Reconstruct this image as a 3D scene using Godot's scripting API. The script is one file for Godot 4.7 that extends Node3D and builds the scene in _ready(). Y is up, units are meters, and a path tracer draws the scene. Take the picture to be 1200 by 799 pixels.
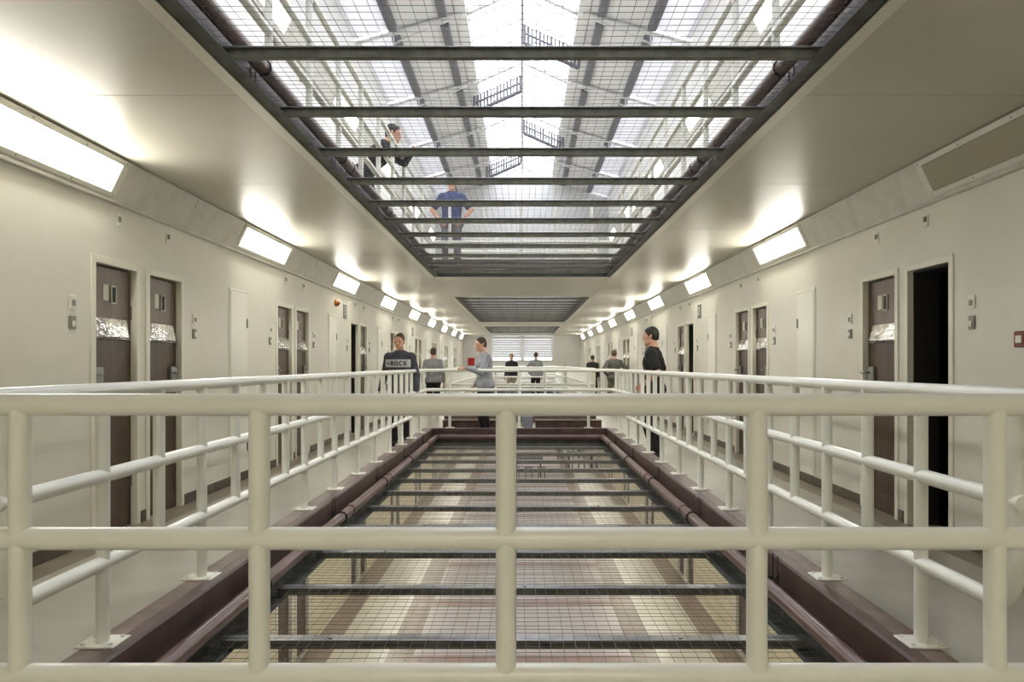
extends Node3D
# A prison wing seen from a bridge on its middle gallery. x to the right, y up, the wing runs away along -z ("d" = distance ahead = -z).

const EYE := 1.25            # eye above the feet of the railings
const FOCAL := 870.0         # pixels, for a frame of 1200 x 799
const STOREY := 3.21
const WALL := 3.38           # half width of the wing
const CEIL := 2.91
const FL := -0.15            # walking surface, below the tops of the edge beams
const DOOR_H := 2.22
const END := 43.0
const BACK := -15.0
const OPENINGS := [[2.2, 14.1], [18.05, 28.9], [32.1, 39.0]]
const ORD := ["first", "second", "third", "fourth", "fifth", "sixth", "seventh", "eighth", "ninth", "tenth", "eleventh", "twelfth"]

var M := {}
var cache := {}
var taken := {}
var door_n := 0

func _ready():
	# ---------------------------------------------------------------- camera, sky, exposure
	var cam := Camera3D.new()
	cam.name = "camera"
	add_child(cam)
	cam.projection = Camera3D.PROJECTION_FRUSTUM
	cam.near = 0.05
	cam.far = 400.0
	cam.size = 0.05 * 799.0 / FOCAL
	cam.frustum_offset = Vector2(-12.0, 27.5) / FOCAL * 0.05
	cam.position = Vector3(0, EYE, 0)
	cam.current = true
	var we := WorldEnvironment.new()
	we.name = "environment"
	var e := Environment.new()
	e.background_mode = Environment.BG_SKY
	var sky := Sky.new()
	var sm := ProceduralSkyMaterial.new()      # a bright overcast sky
	sm.sky_top_color = Color(0.93, 0.95, 1.0)
	sm.sky_horizon_color = Color(0.93, 0.95, 1.0)
	sm.ground_bottom_color = Color(0.45, 0.45, 0.45)
	sm.ground_horizon_color = Color(0.6, 0.6, 0.6)
	sm.sky_energy_multiplier = SKY
	sky.sky_material = sm
	e.sky = sky
	e.tonemap_mode = Environment.TONE_MAPPER_LINEAR
	e.tonemap_exposure = EXPOSURE
	e.sdfgi_enabled = true
	e.ssao_enabled = true
	e.ssil_enabled = true
	we.environment = e
	add_child(we)
	make_materials()
	# ---------------------------------------------------------------- structure
	build_floors()
	build_walls()
	build_ceiling()
	build_roof()
	build_ends()
	print("structure done")
	# ---------------------------------------------------------------- objects
	build_lights()
	build_openings()
	build_railings()
	build_fittings()
	build_furniture()
	print("objects done")
	build_people()
	print("people done")

const SKY := 1.7
const EXPOSURE := 2.5
const LAMP := 1.2           # energy of one tube fitting

# ==================================================================== materials
func noise_tex(seed_: int, freq: float, lo: Color, hi: Color, oct := 4, size := 256, stretch := 1.0) -> Texture2D:
	var n := FastNoiseLite.new()
	n.seed = seed_
	n.noise_type = FastNoiseLite.TYPE_SIMPLEX_SMOOTH
	n.frequency = freq
	n.fractal_octaves = oct
	var src := n.get_seamless_image(size, size)
	var im := Image.create(size, size, false, Image.FORMAT_RGB8)
	for y in size:
		for x in size:
			var v: float = src.get_pixel(x, int(y * stretch) % size).r
			v = clampf((v - 0.5) * 1.7 + 0.5, 0.0, 1.0)
			im.set_pixel(x, y, lo.lerp(hi, v))
	return ImageTexture.create_from_image(im)

func mat(key: String, c: Color, rough: float, metal := 0.0, spread := 0.0, scale := 0.5, stretch := 1.0) -> StandardMaterial3D:
	var m := StandardMaterial3D.new()
	m.resource_name = key
	m.roughness = rough
	m.metallic = metal
	if spread > 0.0:
		m.albedo_texture = noise_tex(key.hash() % 1000, 0.012, c.darkened(spread), c.lightened(spread * 0.6), 5, 256, stretch)
		m.uv1_triplanar = true
		m.uv1_world_triplanar = true
		m.uv1_scale = Vector3.ONE * scale
	else:
		m.albedo_color = c
	M[key] = m
	return m

func make_materials():
	mat("wall_paint", Color(0.88, 0.87, 0.825), 0.42, 0.0, 0.022, 0.35)
	mat("upper_wall_paint", Color(0.90, 0.895, 0.88), 0.5, 0.0, 0.02, 0.35)
	mat("ceiling_paint", Color(0.80, 0.785, 0.73), 0.36, 0.0, 0.02, 0.3)
	mat("ground_wall_paint", Color(0.86, 0.83, 0.72), 0.45, 0.0, 0.03, 0.35)
	mat("trim_paint", Color(0.89, 0.88, 0.82), 0.35)
	mat("service_door_paint", Color(0.91, 0.905, 0.86), 0.3)
	mat("rail_paint", Color(0.905, 0.905, 0.86), 0.28, 0.0, 0.02, 1.5)
	mat("plate_paint", Color(0.86, 0.85, 0.80), 0.4, 0.0, 0.04, 3.0)
	mat("brown_beam", Color(0.275, 0.19, 0.165), 0.45, 0.0, 0.10, 0.9)
	mat("brown_flange", Color(0.41, 0.335, 0.29), 0.5, 0.0, 0.14, 1.2)
	mat("brown_pipe", Color(0.375, 0.27, 0.25), 0.30, 0.0, 0.10, 1.1)
	mat("black_rubber", Color(0.05, 0.045, 0.045), 0.6)
	mat("galvanised", Color(0.60, 0.60, 0.60), 0.30, 0.45, 0.10, 2.0)
	mat("bar_web", Color(0.41, 0.405, 0.35), 0.45, 0.1, 0.12, 2.0)
	mat("dark_steel", Color(0.27, 0.28, 0.26), 0.5, 0.35, 0.15, 1.5)
	mat("wire", Color(0.42, 0.41, 0.39), 0.5, 0.4)
	var ch := mat("chrome", Color(0.88, 0.88, 0.89), 0.12, 1.0)
	var cn := FastNoiseLite.new()           # dented, crinkled sheet
	cn.seed = 12
	cn.noise_type = FastNoiseLite.TYPE_CELLULAR
	cn.frequency = 0.03
	var ci := cn.get_seamless_image(256, 256)
	ci.bump_map_to_normal_map(6.0)
	ch.normal_enabled = true
	ch.normal_texture = ImageTexture.create_from_image(ci)
	ch.normal_scale = 0.7
	ch.uv1_triplanar = true
	ch.uv1_scale = Vector3.ONE * 3.0
	mat("lock_steel", Color(0.55, 0.55, 0.54), 0.35, 0.8)
	mat("door_brown", Color(0.34, 0.245, 0.165), 0.36, 0.0, 0.12, 2.2, 0.12)
	mat("door_dark", Color(0.285, 0.20, 0.135), 0.40, 0.0, 0.10, 2.2, 0.12)
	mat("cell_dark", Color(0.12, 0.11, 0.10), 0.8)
	mat("skirting", Color(0.32, 0.285, 0.24), 0.45, 0.0, 0.10, 1.5)
	mat("floor_vinyl", Color(0.68, 0.665, 0.62), 0.30, 0.0, 0.05, 0.5)
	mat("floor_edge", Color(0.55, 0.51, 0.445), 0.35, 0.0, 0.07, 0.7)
	mat("slab", Color(0.72, 0.70, 0.64), 0.7)
	mat("trunking", Color(0.80, 0.79, 0.755), 0.30, 0.0, 0.06, 1.1)
	mat("lamp_frame", Color(0.83, 0.825, 0.79), 0.4)
	mat("ground_cream", Color(0.78, 0.765, 0.71), 0.30, 0.0, 0.03, 0.6)
	mat("ground_grey", Color(0.715, 0.69, 0.68), 0.28, 0.0, 0.03, 0.6)
	mat("ground_brown", Color(0.52, 0.455, 0.40), 0.30, 0.0, 0.06, 0.8)
	mat("ground_pink", Color(0.60, 0.51, 0.48), 0.30, 0.0, 0.05, 0.8)
	mat("roof_panel", Color(0.88, 0.88, 0.885), 0.6, 0.0, 0.02, 0.5)
	mat("roof_white", Color(0.93, 0.93, 0.94), 0.5)
	mat("purlin_grey", Color(0.40, 0.40, 0.43), 0.5)
	mat("truss_white", Color(0.86, 0.86, 0.86), 0.45)
	mat("lattice_grey", Color(0.34, 0.34, 0.36), 0.5)
	mat("gable_paint", Color(0.78, 0.78, 0.77), 0.6)
	mat("red_paint", Color(0.72, 0.08, 0.06), 0.4)
	mat("rust_red", Color(0.45, 0.18, 0.12), 0.45)
	mat("amber", Color(0.62, 0.36, 0.14), 0.35)
	mat("plate_white", Color(0.90, 0.89, 0.84), 0.35)
	mat("plate_grey", Color(0.50, 0.50, 0.47), 0.4)
	mat("notice_paper", Color(0.70, 0.69, 0.62), 0.3)
	mat("sign_grey", Color(0.45, 0.47, 0.45), 0.5)
	mat("bench_brown", Color(0.29, 0.205, 0.175), 0.4, 0.0, 0.10, 1.5)
	mat("box_grey", Color(0.56, 0.56, 0.60), 0.5)
	mat("table_dark", Color(0.16, 0.15, 0.15), 0.4)
	mat("blind", Color(0.80, 0.80, 0.80), 0.6)
	var g := StandardMaterial3D.new()
	g.resource_name = "glass"
	g.albedo_color = Color(0.95, 0.97, 1.0, 0.08)
	g.transparency = BaseMaterial3D.TRANSPARENCY_ALPHA
	g.roughness = 0.0
	M["glass"] = g
	var rg := StandardMaterial3D.new()      # white translucent roof sheeting
	rg.resource_name = "roof_glass"
	rg.albedo_color = Color(0.95, 0.95, 0.97, 0.80)
	rg.transparency = BaseMaterial3D.TRANSPARENCY_ALPHA
	rg.roughness = 0.1
	M["roof_glass"] = rg
	var l := StandardMaterial3D.new()
	l.resource_name = "lamp_diffuser"
	l.albedo_color = Color(0.95, 0.94, 0.90)
	l.roughness = 0.4
	l.emission_enabled = true
	l.emission = Color(1.0, 0.97, 0.90)
	l.emission_energy_multiplier = 4.0
	M["lamp_diffuser"] = l
	mat("lamp_off", Color(0.62, 0.60, 0.53), 0.25)

# ==================================================================== shape helpers
func tool() -> SurfaceTool:
	var st := SurfaceTool.new()
	st.begin(Mesh.PRIMITIVE_TRIANGLES)
	return st

func quad(st: SurfaceTool, a: Vector3, b: Vector3, c: Vector3, d: Vector3, n: Vector3):
	if (c - a).cross(b - a).dot(n) < 0.0:
		var t := b
		b = d
		d = t
	st.set_normal(n)
	for v in [a, b, c, a, c, d]:
		st.add_vertex(v)

func tri(st: SurfaceTool, a: Vector3, b: Vector3, c: Vector3, n: Vector3):
	if (c - a).cross(b - a).dot(n) < 0.0:
		var t := b
		b = c
		c = t
	st.set_normal(n)
	for v in [a, b, c]:
		st.add_vertex(v)

func bx(st: SurfaceTool, lo: Vector3, hi: Vector3, bev := 0.0):
	var l := Vector3(minf(lo.x, hi.x), minf(lo.y, hi.y), minf(lo.z, hi.z))
	var h := Vector3(maxf(lo.x, hi.x), maxf(lo.y, hi.y), maxf(lo.z, hi.z))
	var c := (l + h) / 2.0
	var s := (h - l) / 2.0
	var b := minf(bev, minf(s.x, minf(s.y, s.z)) * 0.9)
	for ax in 3:
		var u := (ax + 1) % 3
		var w := (ax + 2) % 3
		for sg in [-1.0, 1.0]:
			var n := Vector3.ZERO
			n[ax] = sg
			var p := []
			for k in [[-1.0, -1.0], [1.0, -1.0], [1.0, 1.0], [-1.0, 1.0]]:
				var v := Vector3.ZERO
				v[ax] = sg * s[ax]
				v[u] = k[0] * (s[u] - b)
				v[w] = k[1] * (s[w] - b)
				p.append(c + v)
			quad(st, p[0], p[1], p[2], p[3], n)
	if b > 0.0:
		for ax in 3:             # edges parallel to ax
			var u := (ax + 1) % 3
			var w := (ax + 2) % 3
			for su in [-1.0, 1.0]:
				for sw in [-1.0, 1.0]:
					var n := Vector3.ZERO
					n[u] = su
					n[w] = sw
					var p := []
					for k in [[-1.0, 0], [1.0, 0], [1.0, 1], [-1.0, 1]]:
						var v := Vector3.ZERO
						v[ax] = k[0] * (s[ax] - b)
						v[u] = su * (s[u] - (b if k[1] == 0 else 0.0))
						v[w] = sw * (s[w] - (0.0 if k[1] == 0 else b))
						p.append(c + v)
					quad(st, p[0], p[1], p[2], p[3], n.normalized())
		for sx in [-1.0, 1.0]:
			for sy in [-1.0, 1.0]:
				for sz in [-1.0, 1.0]:
					tri(st, c + Vector3(sx * s.x, sy * (s.y - b), sz * (s.z - b)), c + Vector3(sx * (s.x - b), sy * s.y, sz * (s.z - b)), c + Vector3(sx * (s.x - b), sy * (s.y - b), sz * s.z), Vector3(sx, sy, sz).normalized())

func rot_frame(dir: Vector3) -> Array:
	var a := Vector3.UP if absf(dir.y) < 0.9 else Vector3.RIGHT
	var u := dir.cross(a).normalized()
	return [u, dir.cross(u).normalized()]

# a round tube along a path of points, capped
func tube(st: SurfaceTool, pts: Array, r: float, sides := 16, caps := true):
	var rings := []
	var fr: Array = rot_frame((pts[1] - pts[0]).normalized())
	var u: Vector3 = fr[0]
	for i in pts.size():
		var d: Vector3
		if i == 0:
			d = (pts[1] - pts[0]).normalized()
		elif i == pts.size() - 1:
			d = (pts[i] - pts[i - 1]).normalized()
		else:
			d = ((pts[i] - pts[i - 1]).normalized() + (pts[i + 1] - pts[i]).normalized()).normalized()
		u = (u - d * u.dot(d)).normalized()
		var v := d.cross(u)
		var ring := []
		for k in sides:
			var an := TAU * k / sides
			ring.append(u * cos(an) + v * sin(an))
		rings.append([pts[i], ring, d])
	for i in pts.size() - 1:
		var A: Array = rings[i]
		var B: Array = rings[i + 1]
		for k in sides:
			var k2 := (k + 1) % sides
			var n0: Vector3 = A[1][k]
			var n1: Vector3 = A[1][k2]
			var m0: Vector3 = B[1][k]
			var m1: Vector3 = B[1][k2]
			var a: Vector3 = A[0] + n0 * r
			var b: Vector3 = A[0] + n1 * r
			var c: Vector3 = B[0] + m1 * r
			var d: Vector3 = B[0] + m0 * r
			var vs := [[a, n0], [b, n1], [c, m1], [a, n0], [c, m1], [d, m0]]
			if (c - a).cross(b - a).dot(n0) < 0.0:
				vs = [[a, n0], [c, m1], [b, n1], [a, n0], [d, m0], [c, m1]]
			for q in vs:
				st.set_normal(q[1])
				st.add_vertex(q[0])
	if caps:
		for e in [[rings[0], -1.0], [rings[-1], 1.0]]:
			var R: Array = e[0]
			var n: Vector3 = R[2] * e[1]
			for k in sides:
				tri(st, R[0], R[0] + R[1][k] * r, R[0] + R[1][(k + 1) % sides] * r, n)

# a prism: polygon in the xy plane pushed along z from z0 to z1 (convex)
func prism(st: SurfaceTool, poly: Array, z0: float, z1: float):
	var c := Vector2.ZERO
	for p in poly:
		c += p
	c /= poly.size()
	for i in poly.size():
		var a: Vector2 = poly[i]
		var b: Vector2 = poly[(i + 1) % poly.size()]
		var n := Vector2(b.y - a.y, a.x - b.x).normalized()
		if n.dot((a + b) / 2.0 - c) < 0.0:
			n = -n
		quad(st, Vector3(a.x, a.y, z0), Vector3(b.x, b.y, z0), Vector3(b.x, b.y, z1), Vector3(a.x, a.y, z1), Vector3(n.x, n.y, 0))
		tri(st, Vector3(c.x, c.y, z0), Vector3(a.x, a.y, z0), Vector3(b.x, b.y, z0), Vector3(0, 0, -1 if z0 < z1 else 1))
		tri(st, Vector3(c.x, c.y, z1), Vector3(a.x, a.y, z1), Vector3(b.x, b.y, z1), Vector3(0, 0, 1 if z0 < z1 else -1))

func ball(st: SurfaceTool, c: Vector3, rad: Vector3, seg := 12):
	var rows := seg / 2
	for i in rows:
		for k in seg:
			var q := []
			for o in [[i, k], [i, k + 1], [i + 1, k + 1], [i + 1, k]]:
				var th: float = PI * o[0] / rows
				var ph: float = TAU * o[1] / seg
				q.append(Vector3(sin(th) * cos(ph), cos(th), sin(th) * sin(ph)))
			for t in [[0, 1, 2], [0, 2, 3]]:
				var a: Vector3 = q[t[0]]
				var b: Vector3 = q[t[1]]
				var d: Vector3 = q[t[2]]
				if (b - a).cross(d - a).length() < 1e-6:
					continue
				if (d - a).cross(b - a).dot(a + b + d) < 0.0:
					var w := b
					b = d
					d = w
				for v in [a, b, d]:
					st.set_normal(v)
					st.add_vertex(c + v * rad)

# ==================================================================== node helpers
func numbered(called: String) -> String:
	var n: int = taken.get(called, 0)
	taken[called] = n + 1
	return called if n == 0 else "%s_%03d" % [called, n]

func obj(called: String, mesh, m, parent: Node = null, at := Vector3.ZERO) -> MeshInstance3D:
	var o := MeshInstance3D.new()
	o.mesh = mesh.commit() if mesh is SurfaceTool else mesh
	o.material_override = M[m] if m is String else m
	if parent == null:
		o.name = numbered(called)
		add_child(o)
	else:
		o.name = called
		parent.add_child(o, true)
	o.position = at
	return o

func thing(called: String, label: String, category: String, at := Vector3.ZERO, turn := 0.0, group := "") -> Node3D:
	var o := Node3D.new()
	o.name = numbered(called)
	add_child(o)
	o.position = at
	o.rotation.y = turn
	tag(o, label, category, group)
	return o

func tag(o: Node, label: String, category := "", group := "", kind := ""):
	o.set_meta("label", label)
	if category != "":
		o.set_meta("category", category)
	if group != "":
		o.set_meta("group", group)
	if kind != "":
		o.set_meta("kind", kind)

func struct(called: String, label: String, category: String, st, m) -> MeshInstance3D:
	var o := obj(called, st, m)
	tag(o, label, category, "", "structure")
	return o

func box_mesh(size: Vector3, bev := 0.0) -> Mesh:
	var key := "b%s_%s" % [size, bev]
	if not cache.has(key):
		var st := tool()
		bx(st, -size / 2.0, size / 2.0, bev)
		cache[key] = st.commit()
	return cache[key]

func side_name(s: float) -> String:
	return "left" if s < 0 else "right"

# ==================================================================== structure
func door_spots() -> Array:      # [near edge, far edge] of the door openings of one wall
	var out := []
	for k in 8:
		out.append([5.86 + 4.37 * k, 6.50 + 4.37 * k, k, 0])
		out.append([6.71 + 4.37 * k, 7.35 + 4.37 * k, k, 1])
	return out

func is_open(level: int, s: float, k: int, j: int) -> bool:
	return level == 1 and ((s > 0 and k == 0 and j == 0) or (s > 0 and k == 2 and j == 0) or (s < 0 and k == 2 and j == 0))

func deck(st: SurfaceTool, y0: float, y1: float, xl: float, xr: float, gap := 0.0, out := 0.0):
	bx(st, Vector3(-WALL - out, y0, -END), Vector3(xl - gap, y1, -BACK))
	bx(st, Vector3(xr + gap, y0, -END), Vector3(WALL + out, y1, -BACK))
	var edges := [BACK]
	for o in OPENINGS:
		edges.append(o[0] - gap)
		edges.append(o[1] + gap)
	edges.append(END)
	for i in range(0, edges.size(), 2):
		bx(st, Vector3(xl - gap, y0, -edges[i]), Vector3(xr + gap, y1, -edges[i + 1]))

func build_floors():
	var st := tool()
	deck(st, -0.26, FL, -1.70, 1.60, 0.08, 0.25)
	struct("floor", "glossy taupe vinyl floor of the middle gallery", "floor", st, "floor_vinyl")
	st = tool()
	deck(st, STOREY - 0.26, STOREY + FL, -1.70, 1.70, 0.08)
	struct("floor_upper", "upper gallery deck seen above the wire netting", "floor", st, "slab")
	st = tool()
	bx(st, Vector3(-WALL - 0.25, -STOREY - 0.2, -END), Vector3(WALL + 0.25, -STOREY, -BACK))
	var f := struct("floor_ground", "striped ground floor seen down through the lower netting", "floor", st, "ground_cream")
	for s in [-1.0, 1.0]:
		obj("brown_band", box_mesh(Vector3(0.40, 0.004, END - BACK)), "ground_brown", f, Vector3(s * 3.14, -STOREY + 0.002, -(END + BACK) / 2))
		obj("brown_band", box_mesh(Vector3(0.40, 0.004, END - BACK)), "ground_brown", f, Vector3(s * 1.87, -STOREY + 0.002, -(END + BACK) / 2))
	obj("grey_strip", box_mesh(Vector3(3.34, 0.004, END - BACK)), "ground_grey", f, Vector3(0, -STOREY + 0.002, -(END + BACK) / 2))
	for k in 14:
		obj("cross_band", box_mesh(Vector3(3.34, 0.004, 0.34)), "ground_pink", f, Vector3(0, -STOREY + 0.0045, -(3.26 + 2.65 * k)))
	# worn darker strip of floor beside each wall on the middle gallery
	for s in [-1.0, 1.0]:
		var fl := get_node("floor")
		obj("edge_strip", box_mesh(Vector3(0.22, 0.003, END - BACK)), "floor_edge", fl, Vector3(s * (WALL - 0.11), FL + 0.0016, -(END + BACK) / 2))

func wall_mesh(s: float, level: int, y0: float, y1: float) -> SurfaceTool:
	var st := tool()
	var x0 := s * WALL
	var x1 := s * (WALL + 0.25)
	var from := BACK
	for d in door_spots():
		bx(st, Vector3(x0, y0, -from), Vector3(x1, y1, -d[0]))
		bx(st, Vector3(x0, y0 + DOOR_H, -d[0]), Vector3(x1, y1, -d[1]))
		if not is_open(level, s, d[2], d[3]):
			bx(st, Vector3(s * (WALL + 0.17), y0, -d[0]), Vector3(x1, y0 + DOOR_H, -d[1]))
		from = d[1]
	bx(st, Vector3(x0, y0, -from), Vector3(x1, y1, -END))
	return st

func build_walls():
	for s in [-1.0, 1.0]:
		struct("wall_" + side_name(s), "cream painted cell wall on the %s of the middle gallery" % side_name(s), "wall", wall_mesh(s, 1, FL, CEIL + 0.03), "wall_paint")
		struct("wall_%s_ground" % side_name(s), "yellowish ground floor cell wall on the %s below the netting" % side_name(s), "wall", wall_mesh(s, 0, -STOREY, -0.26), "ground_wall_paint")
		var st := tool()
		bx(st, Vector3(s * WALL, CEIL + 0.03, -END), Vector3(s * (WALL + 0.25), roof_y(WALL) + 0.1, -BACK))
		struct("wall_%s_upper" % side_name(s), "white upper gallery wall on the %s above the netting" % side_name(s), "wall", st, "upper_wall_paint")
		# skirting between the doors
		st = tool()
		var from := BACK
		for d in door_spots():
			bx(st, Vector3(s * WALL, FL, -from), Vector3(s * (WALL - 0.014), FL + 0.105, -(d[0] - 0.06)), 0.004)
			from = d[1] + 0.06
		bx(st, Vector3(s * WALL, FL, -from), Vector3(s * (WALL - 0.014), FL + 0.105, -END), 0.004)
		struct("baseboard_" + side_name(s), "dark taupe skirting along the %s gallery wall" % side_name(s), "skirting", st, "skirting")
		for lv in [1, 0]:
			for d in door_spots():
				if lv == 0 and d[2] == 0:
					cell_door(s, lv, d, -STOREY)
				else:
					cell_door(s, lv, d, -STOREY if lv == 0 else FL)
	# service doors
	for s in [-1.0, 1.0]:
		for k in 8:
			var c: float = 8.83 + 4.37 * k
			if c > 40:
				continue
			door_n += 1
			var o := Node3D.new()
			o.name = "door_%d" % door_n
			add_child(o)
			o.position = Vector3(s * WALL, FL, -c)
			o.rotation.y = 0.0 if s < 0 else PI
			tag(o, "white flush service door in the %s wall, %s beyond the front" % [side_name(s), ORD[k]], "door", "", "structure")
			var st := tool()
			for z in [-0.28, 0.252]:
				bx(st, Vector3(0, 0.105, z), Vector3(0.010, 2.29, z + 0.028), 0.002)
			bx(st, Vector3(0, 2.262, -0.252), Vector3(0.010, 2.29, 0.252), 0.002)
			obj("frame", st, "service_door_paint", o)
			obj("leaf", box_mesh(Vector3(0.014, 2.14, 0.49), 0.003), "service_door_paint", o, Vector3(0.007, 1.182, 0))
			var hs: float = 1.0 if s < 0 else -1.0
			for y in [0.40, 1.90]:
				obj("hinge", box_mesh(Vector3(0.012, 0.11, 0.018), 0.002), "lock_steel", o, Vector3(0.02, y, -0.245 * hs))

func door_parts(mirror: float) -> Dictionary:
	var key := "door%s" % mirror
	if cache.has(key):
		return cache[key]
	var P := {}
	var w := 0.32
	var st := tool()
	for z in [-1.0, 1.0]:      # architrave and reveal linings
		bx(st, Vector3(0.0, 0, z * (w - 0.008)), Vector3(0.014, DOOR_H + 0.05, z * (w + 0.05)), 0.003)
		bx(st, Vector3(-0.04, 0, z * (w - 0.008)), Vector3(0.0, DOOR_H - 0.008, z * (w + 0.001)))
		bx(st, Vector3(-0.105, 0, z * (w - 0.020)), Vector3(-0.090, DOOR_H - 0.02, z * (w + 0.001)))
	bx(st, Vector3(0.0, DOOR_H - 0.008, -w + 0.008), Vector3(0.014, DOOR_H + 0.05, w - 0.008), 0.003)
	bx(st, Vector3(-0.04, DOOR_H - 0.008, -w), Vector3(0.0, DOOR_H + 0.001, w))
	P.frame = st.commit()
	P.leaf = box_mesh(Vector3(0.045, 1.605, 0.618), 0.003)
	P.upper = box_mesh(Vector3(0.040, 0.585, 0.618), 0.003)
	# folded steel pocket
	st = tool()
	var yt := 0.155
	var a := Vector3(0, yt, -0.25)
	var b := Vector3(0.015, yt, -0.17)
	var c := Vector3(0.015, yt, 0.17)
	var d := Vector3(0, yt, 0.24)
	var a2 := Vector3(0, 0, -0.27)
	var b2 := Vector3(0.10, 0, -0.10)
	var c2 := Vector3(0.10, 0, 0.10)
	var d2 := Vector3(0, 0, 0.27)
	for q in [[a, b, b2, a2], [b, c, c2, b2], [c, d, d2, c2]]:
		var n: Vector3 = (q[1] - q[0]).cross(q[3] - q[0]).normalized()
		if n.x < 0:
			n = -n
		for t in [0.0, -0.004]:
			quad(st, q[0] + n * t, q[1] + n * t, q[2] + n * t, q[3] + n * t, n if t == 0.0 else -n)
	bx(st, Vector3(-0.001, -0.012, -0.27), Vector3(0.012, 0.0, 0.27), 0.002)
	P.pocket = st.commit()
	st = tool()
	for z in [-0.035, 0.035]:
		bx(st, Vector3(0, -0.075, z - 0.006), Vector3(0.012, 0.075, z + 0.006), 0.002)
	for y in [-0.07, 0.07]:
		bx(st, Vector3(0, y - 0.006, -0.03), Vector3(0.012, y + 0.006, 0.03), 0.002)
	P.slot = st.commit()
	P.pane = box_mesh(Vector3(0.004, 0.13, 0.056))
	st = tool()
	bx(st, Vector3(0, -0.09, -0.07), Vector3(0.03, 0.09, 0.07), 0.004)
	P.lock = st.commit()
	st = tool()
	tube(st, [Vector3(0.0, 0, 0), Vector3(0.03, 0, 0), Vector3(0.045, 0, 0.02), Vector3(0.045, 0, 0.09)], 0.009, 8)
	P.handle = st.commit()
	P.hinge = box_mesh(Vector3(0.016, 0.12, 0.02), 0.003)
	cache[key] = P
	return P

func cell_door(s: float, level: int, d: Array, y0: float):
	door_n += 1
	var o := Node3D.new()
	o.name = "door_%d" % door_n
	add_child(o)
	o.position = Vector3(s * WALL, y0, -(d[0] + d[1]) / 2.0)
	o.rotation.y = 0.0 if s < 0 else PI
	var open := is_open(level, s, d[2], d[3])
	var nth: String = ORD[d[2]]
	var which := "nearer" if d[3] == 0 else "farther"
	if level == 0:
		tag(o, "brown ground floor cell door, %s of the %s pair along the %s" % [which, nth, side_name(s)], "door", "", "structure")
	elif open:
		tag(o, "open dark cell doorway, %s of the %s pair in the %s wall" % [which, nth, side_name(s)], "door", "", "structure")
	else:
		tag(o, "brown cell door with steel pocket, %s of the %s pair in the %s wall" % [which, nth, side_name(s)], "door", "", "structure")
	var P := door_parts(1.0)
	obj("frame", P.frame, "trim_paint", o)
	# which way along the local z is "outward from the pair"
	var lz: float = (1.0 if d[3] == 0 else -1.0) * (1.0 if s < 0 else -1.0)
	if open:
		var leaf := obj("leaf", box_mesh(Vector3(0.61, 2.19, 0.045), 0.003), "door_dark", o, Vector3(-0.62, 1.10, lz * 0.42))
		leaf.rotation.y = 0.0
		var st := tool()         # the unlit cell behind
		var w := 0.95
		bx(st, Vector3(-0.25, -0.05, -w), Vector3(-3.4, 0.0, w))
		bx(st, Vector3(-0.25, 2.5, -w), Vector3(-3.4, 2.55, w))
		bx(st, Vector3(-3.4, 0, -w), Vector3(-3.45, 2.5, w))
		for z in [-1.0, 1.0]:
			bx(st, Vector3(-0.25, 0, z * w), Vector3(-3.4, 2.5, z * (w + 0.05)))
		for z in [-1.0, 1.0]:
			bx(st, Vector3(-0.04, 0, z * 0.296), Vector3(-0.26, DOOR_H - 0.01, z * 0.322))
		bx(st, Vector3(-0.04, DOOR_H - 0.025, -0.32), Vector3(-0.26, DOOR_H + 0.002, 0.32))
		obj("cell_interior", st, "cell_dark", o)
		return
	obj("leaf", P.leaf, "door_dark", o, Vector3(-0.0665, 0.8075, 0))
	var up := obj("upper_panel", P.upper, "door_brown", o, Vector3(-0.0665, 1.9075, 0))
	var lock := obj("lock_box", P.lock, "lock_steel", o, Vector3(-0.044, 1.29, lz * 0.225))
	obj("handle", P.handle, "lock_steel", lock, Vector3(0.03, 0.03, 0))
	for y in [0.3, 1.75]:
		obj("hinge", P.hinge, "lock_steel", o, Vector3(-0.040, y + 0.1, -lz * 0.305))
	if level == 1:
		obj("steel_pocket", P.pocket, "chrome", o, Vector3(-0.044, 1.625, 0))
		obj("notice", box_mesh(Vector3(0.006, 0.135, 0.085), 0.002), "notice_paper", up, Vector3(0.022, 0.085, 0.075))
		var sl := obj("view_slot", P.slot, "notice_paper", up, Vector3(0.02, 0.075, -0.035))
		obj("pane", P.pane, "black_rubber", sl, Vector3(0.002, 0, 0))

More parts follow.
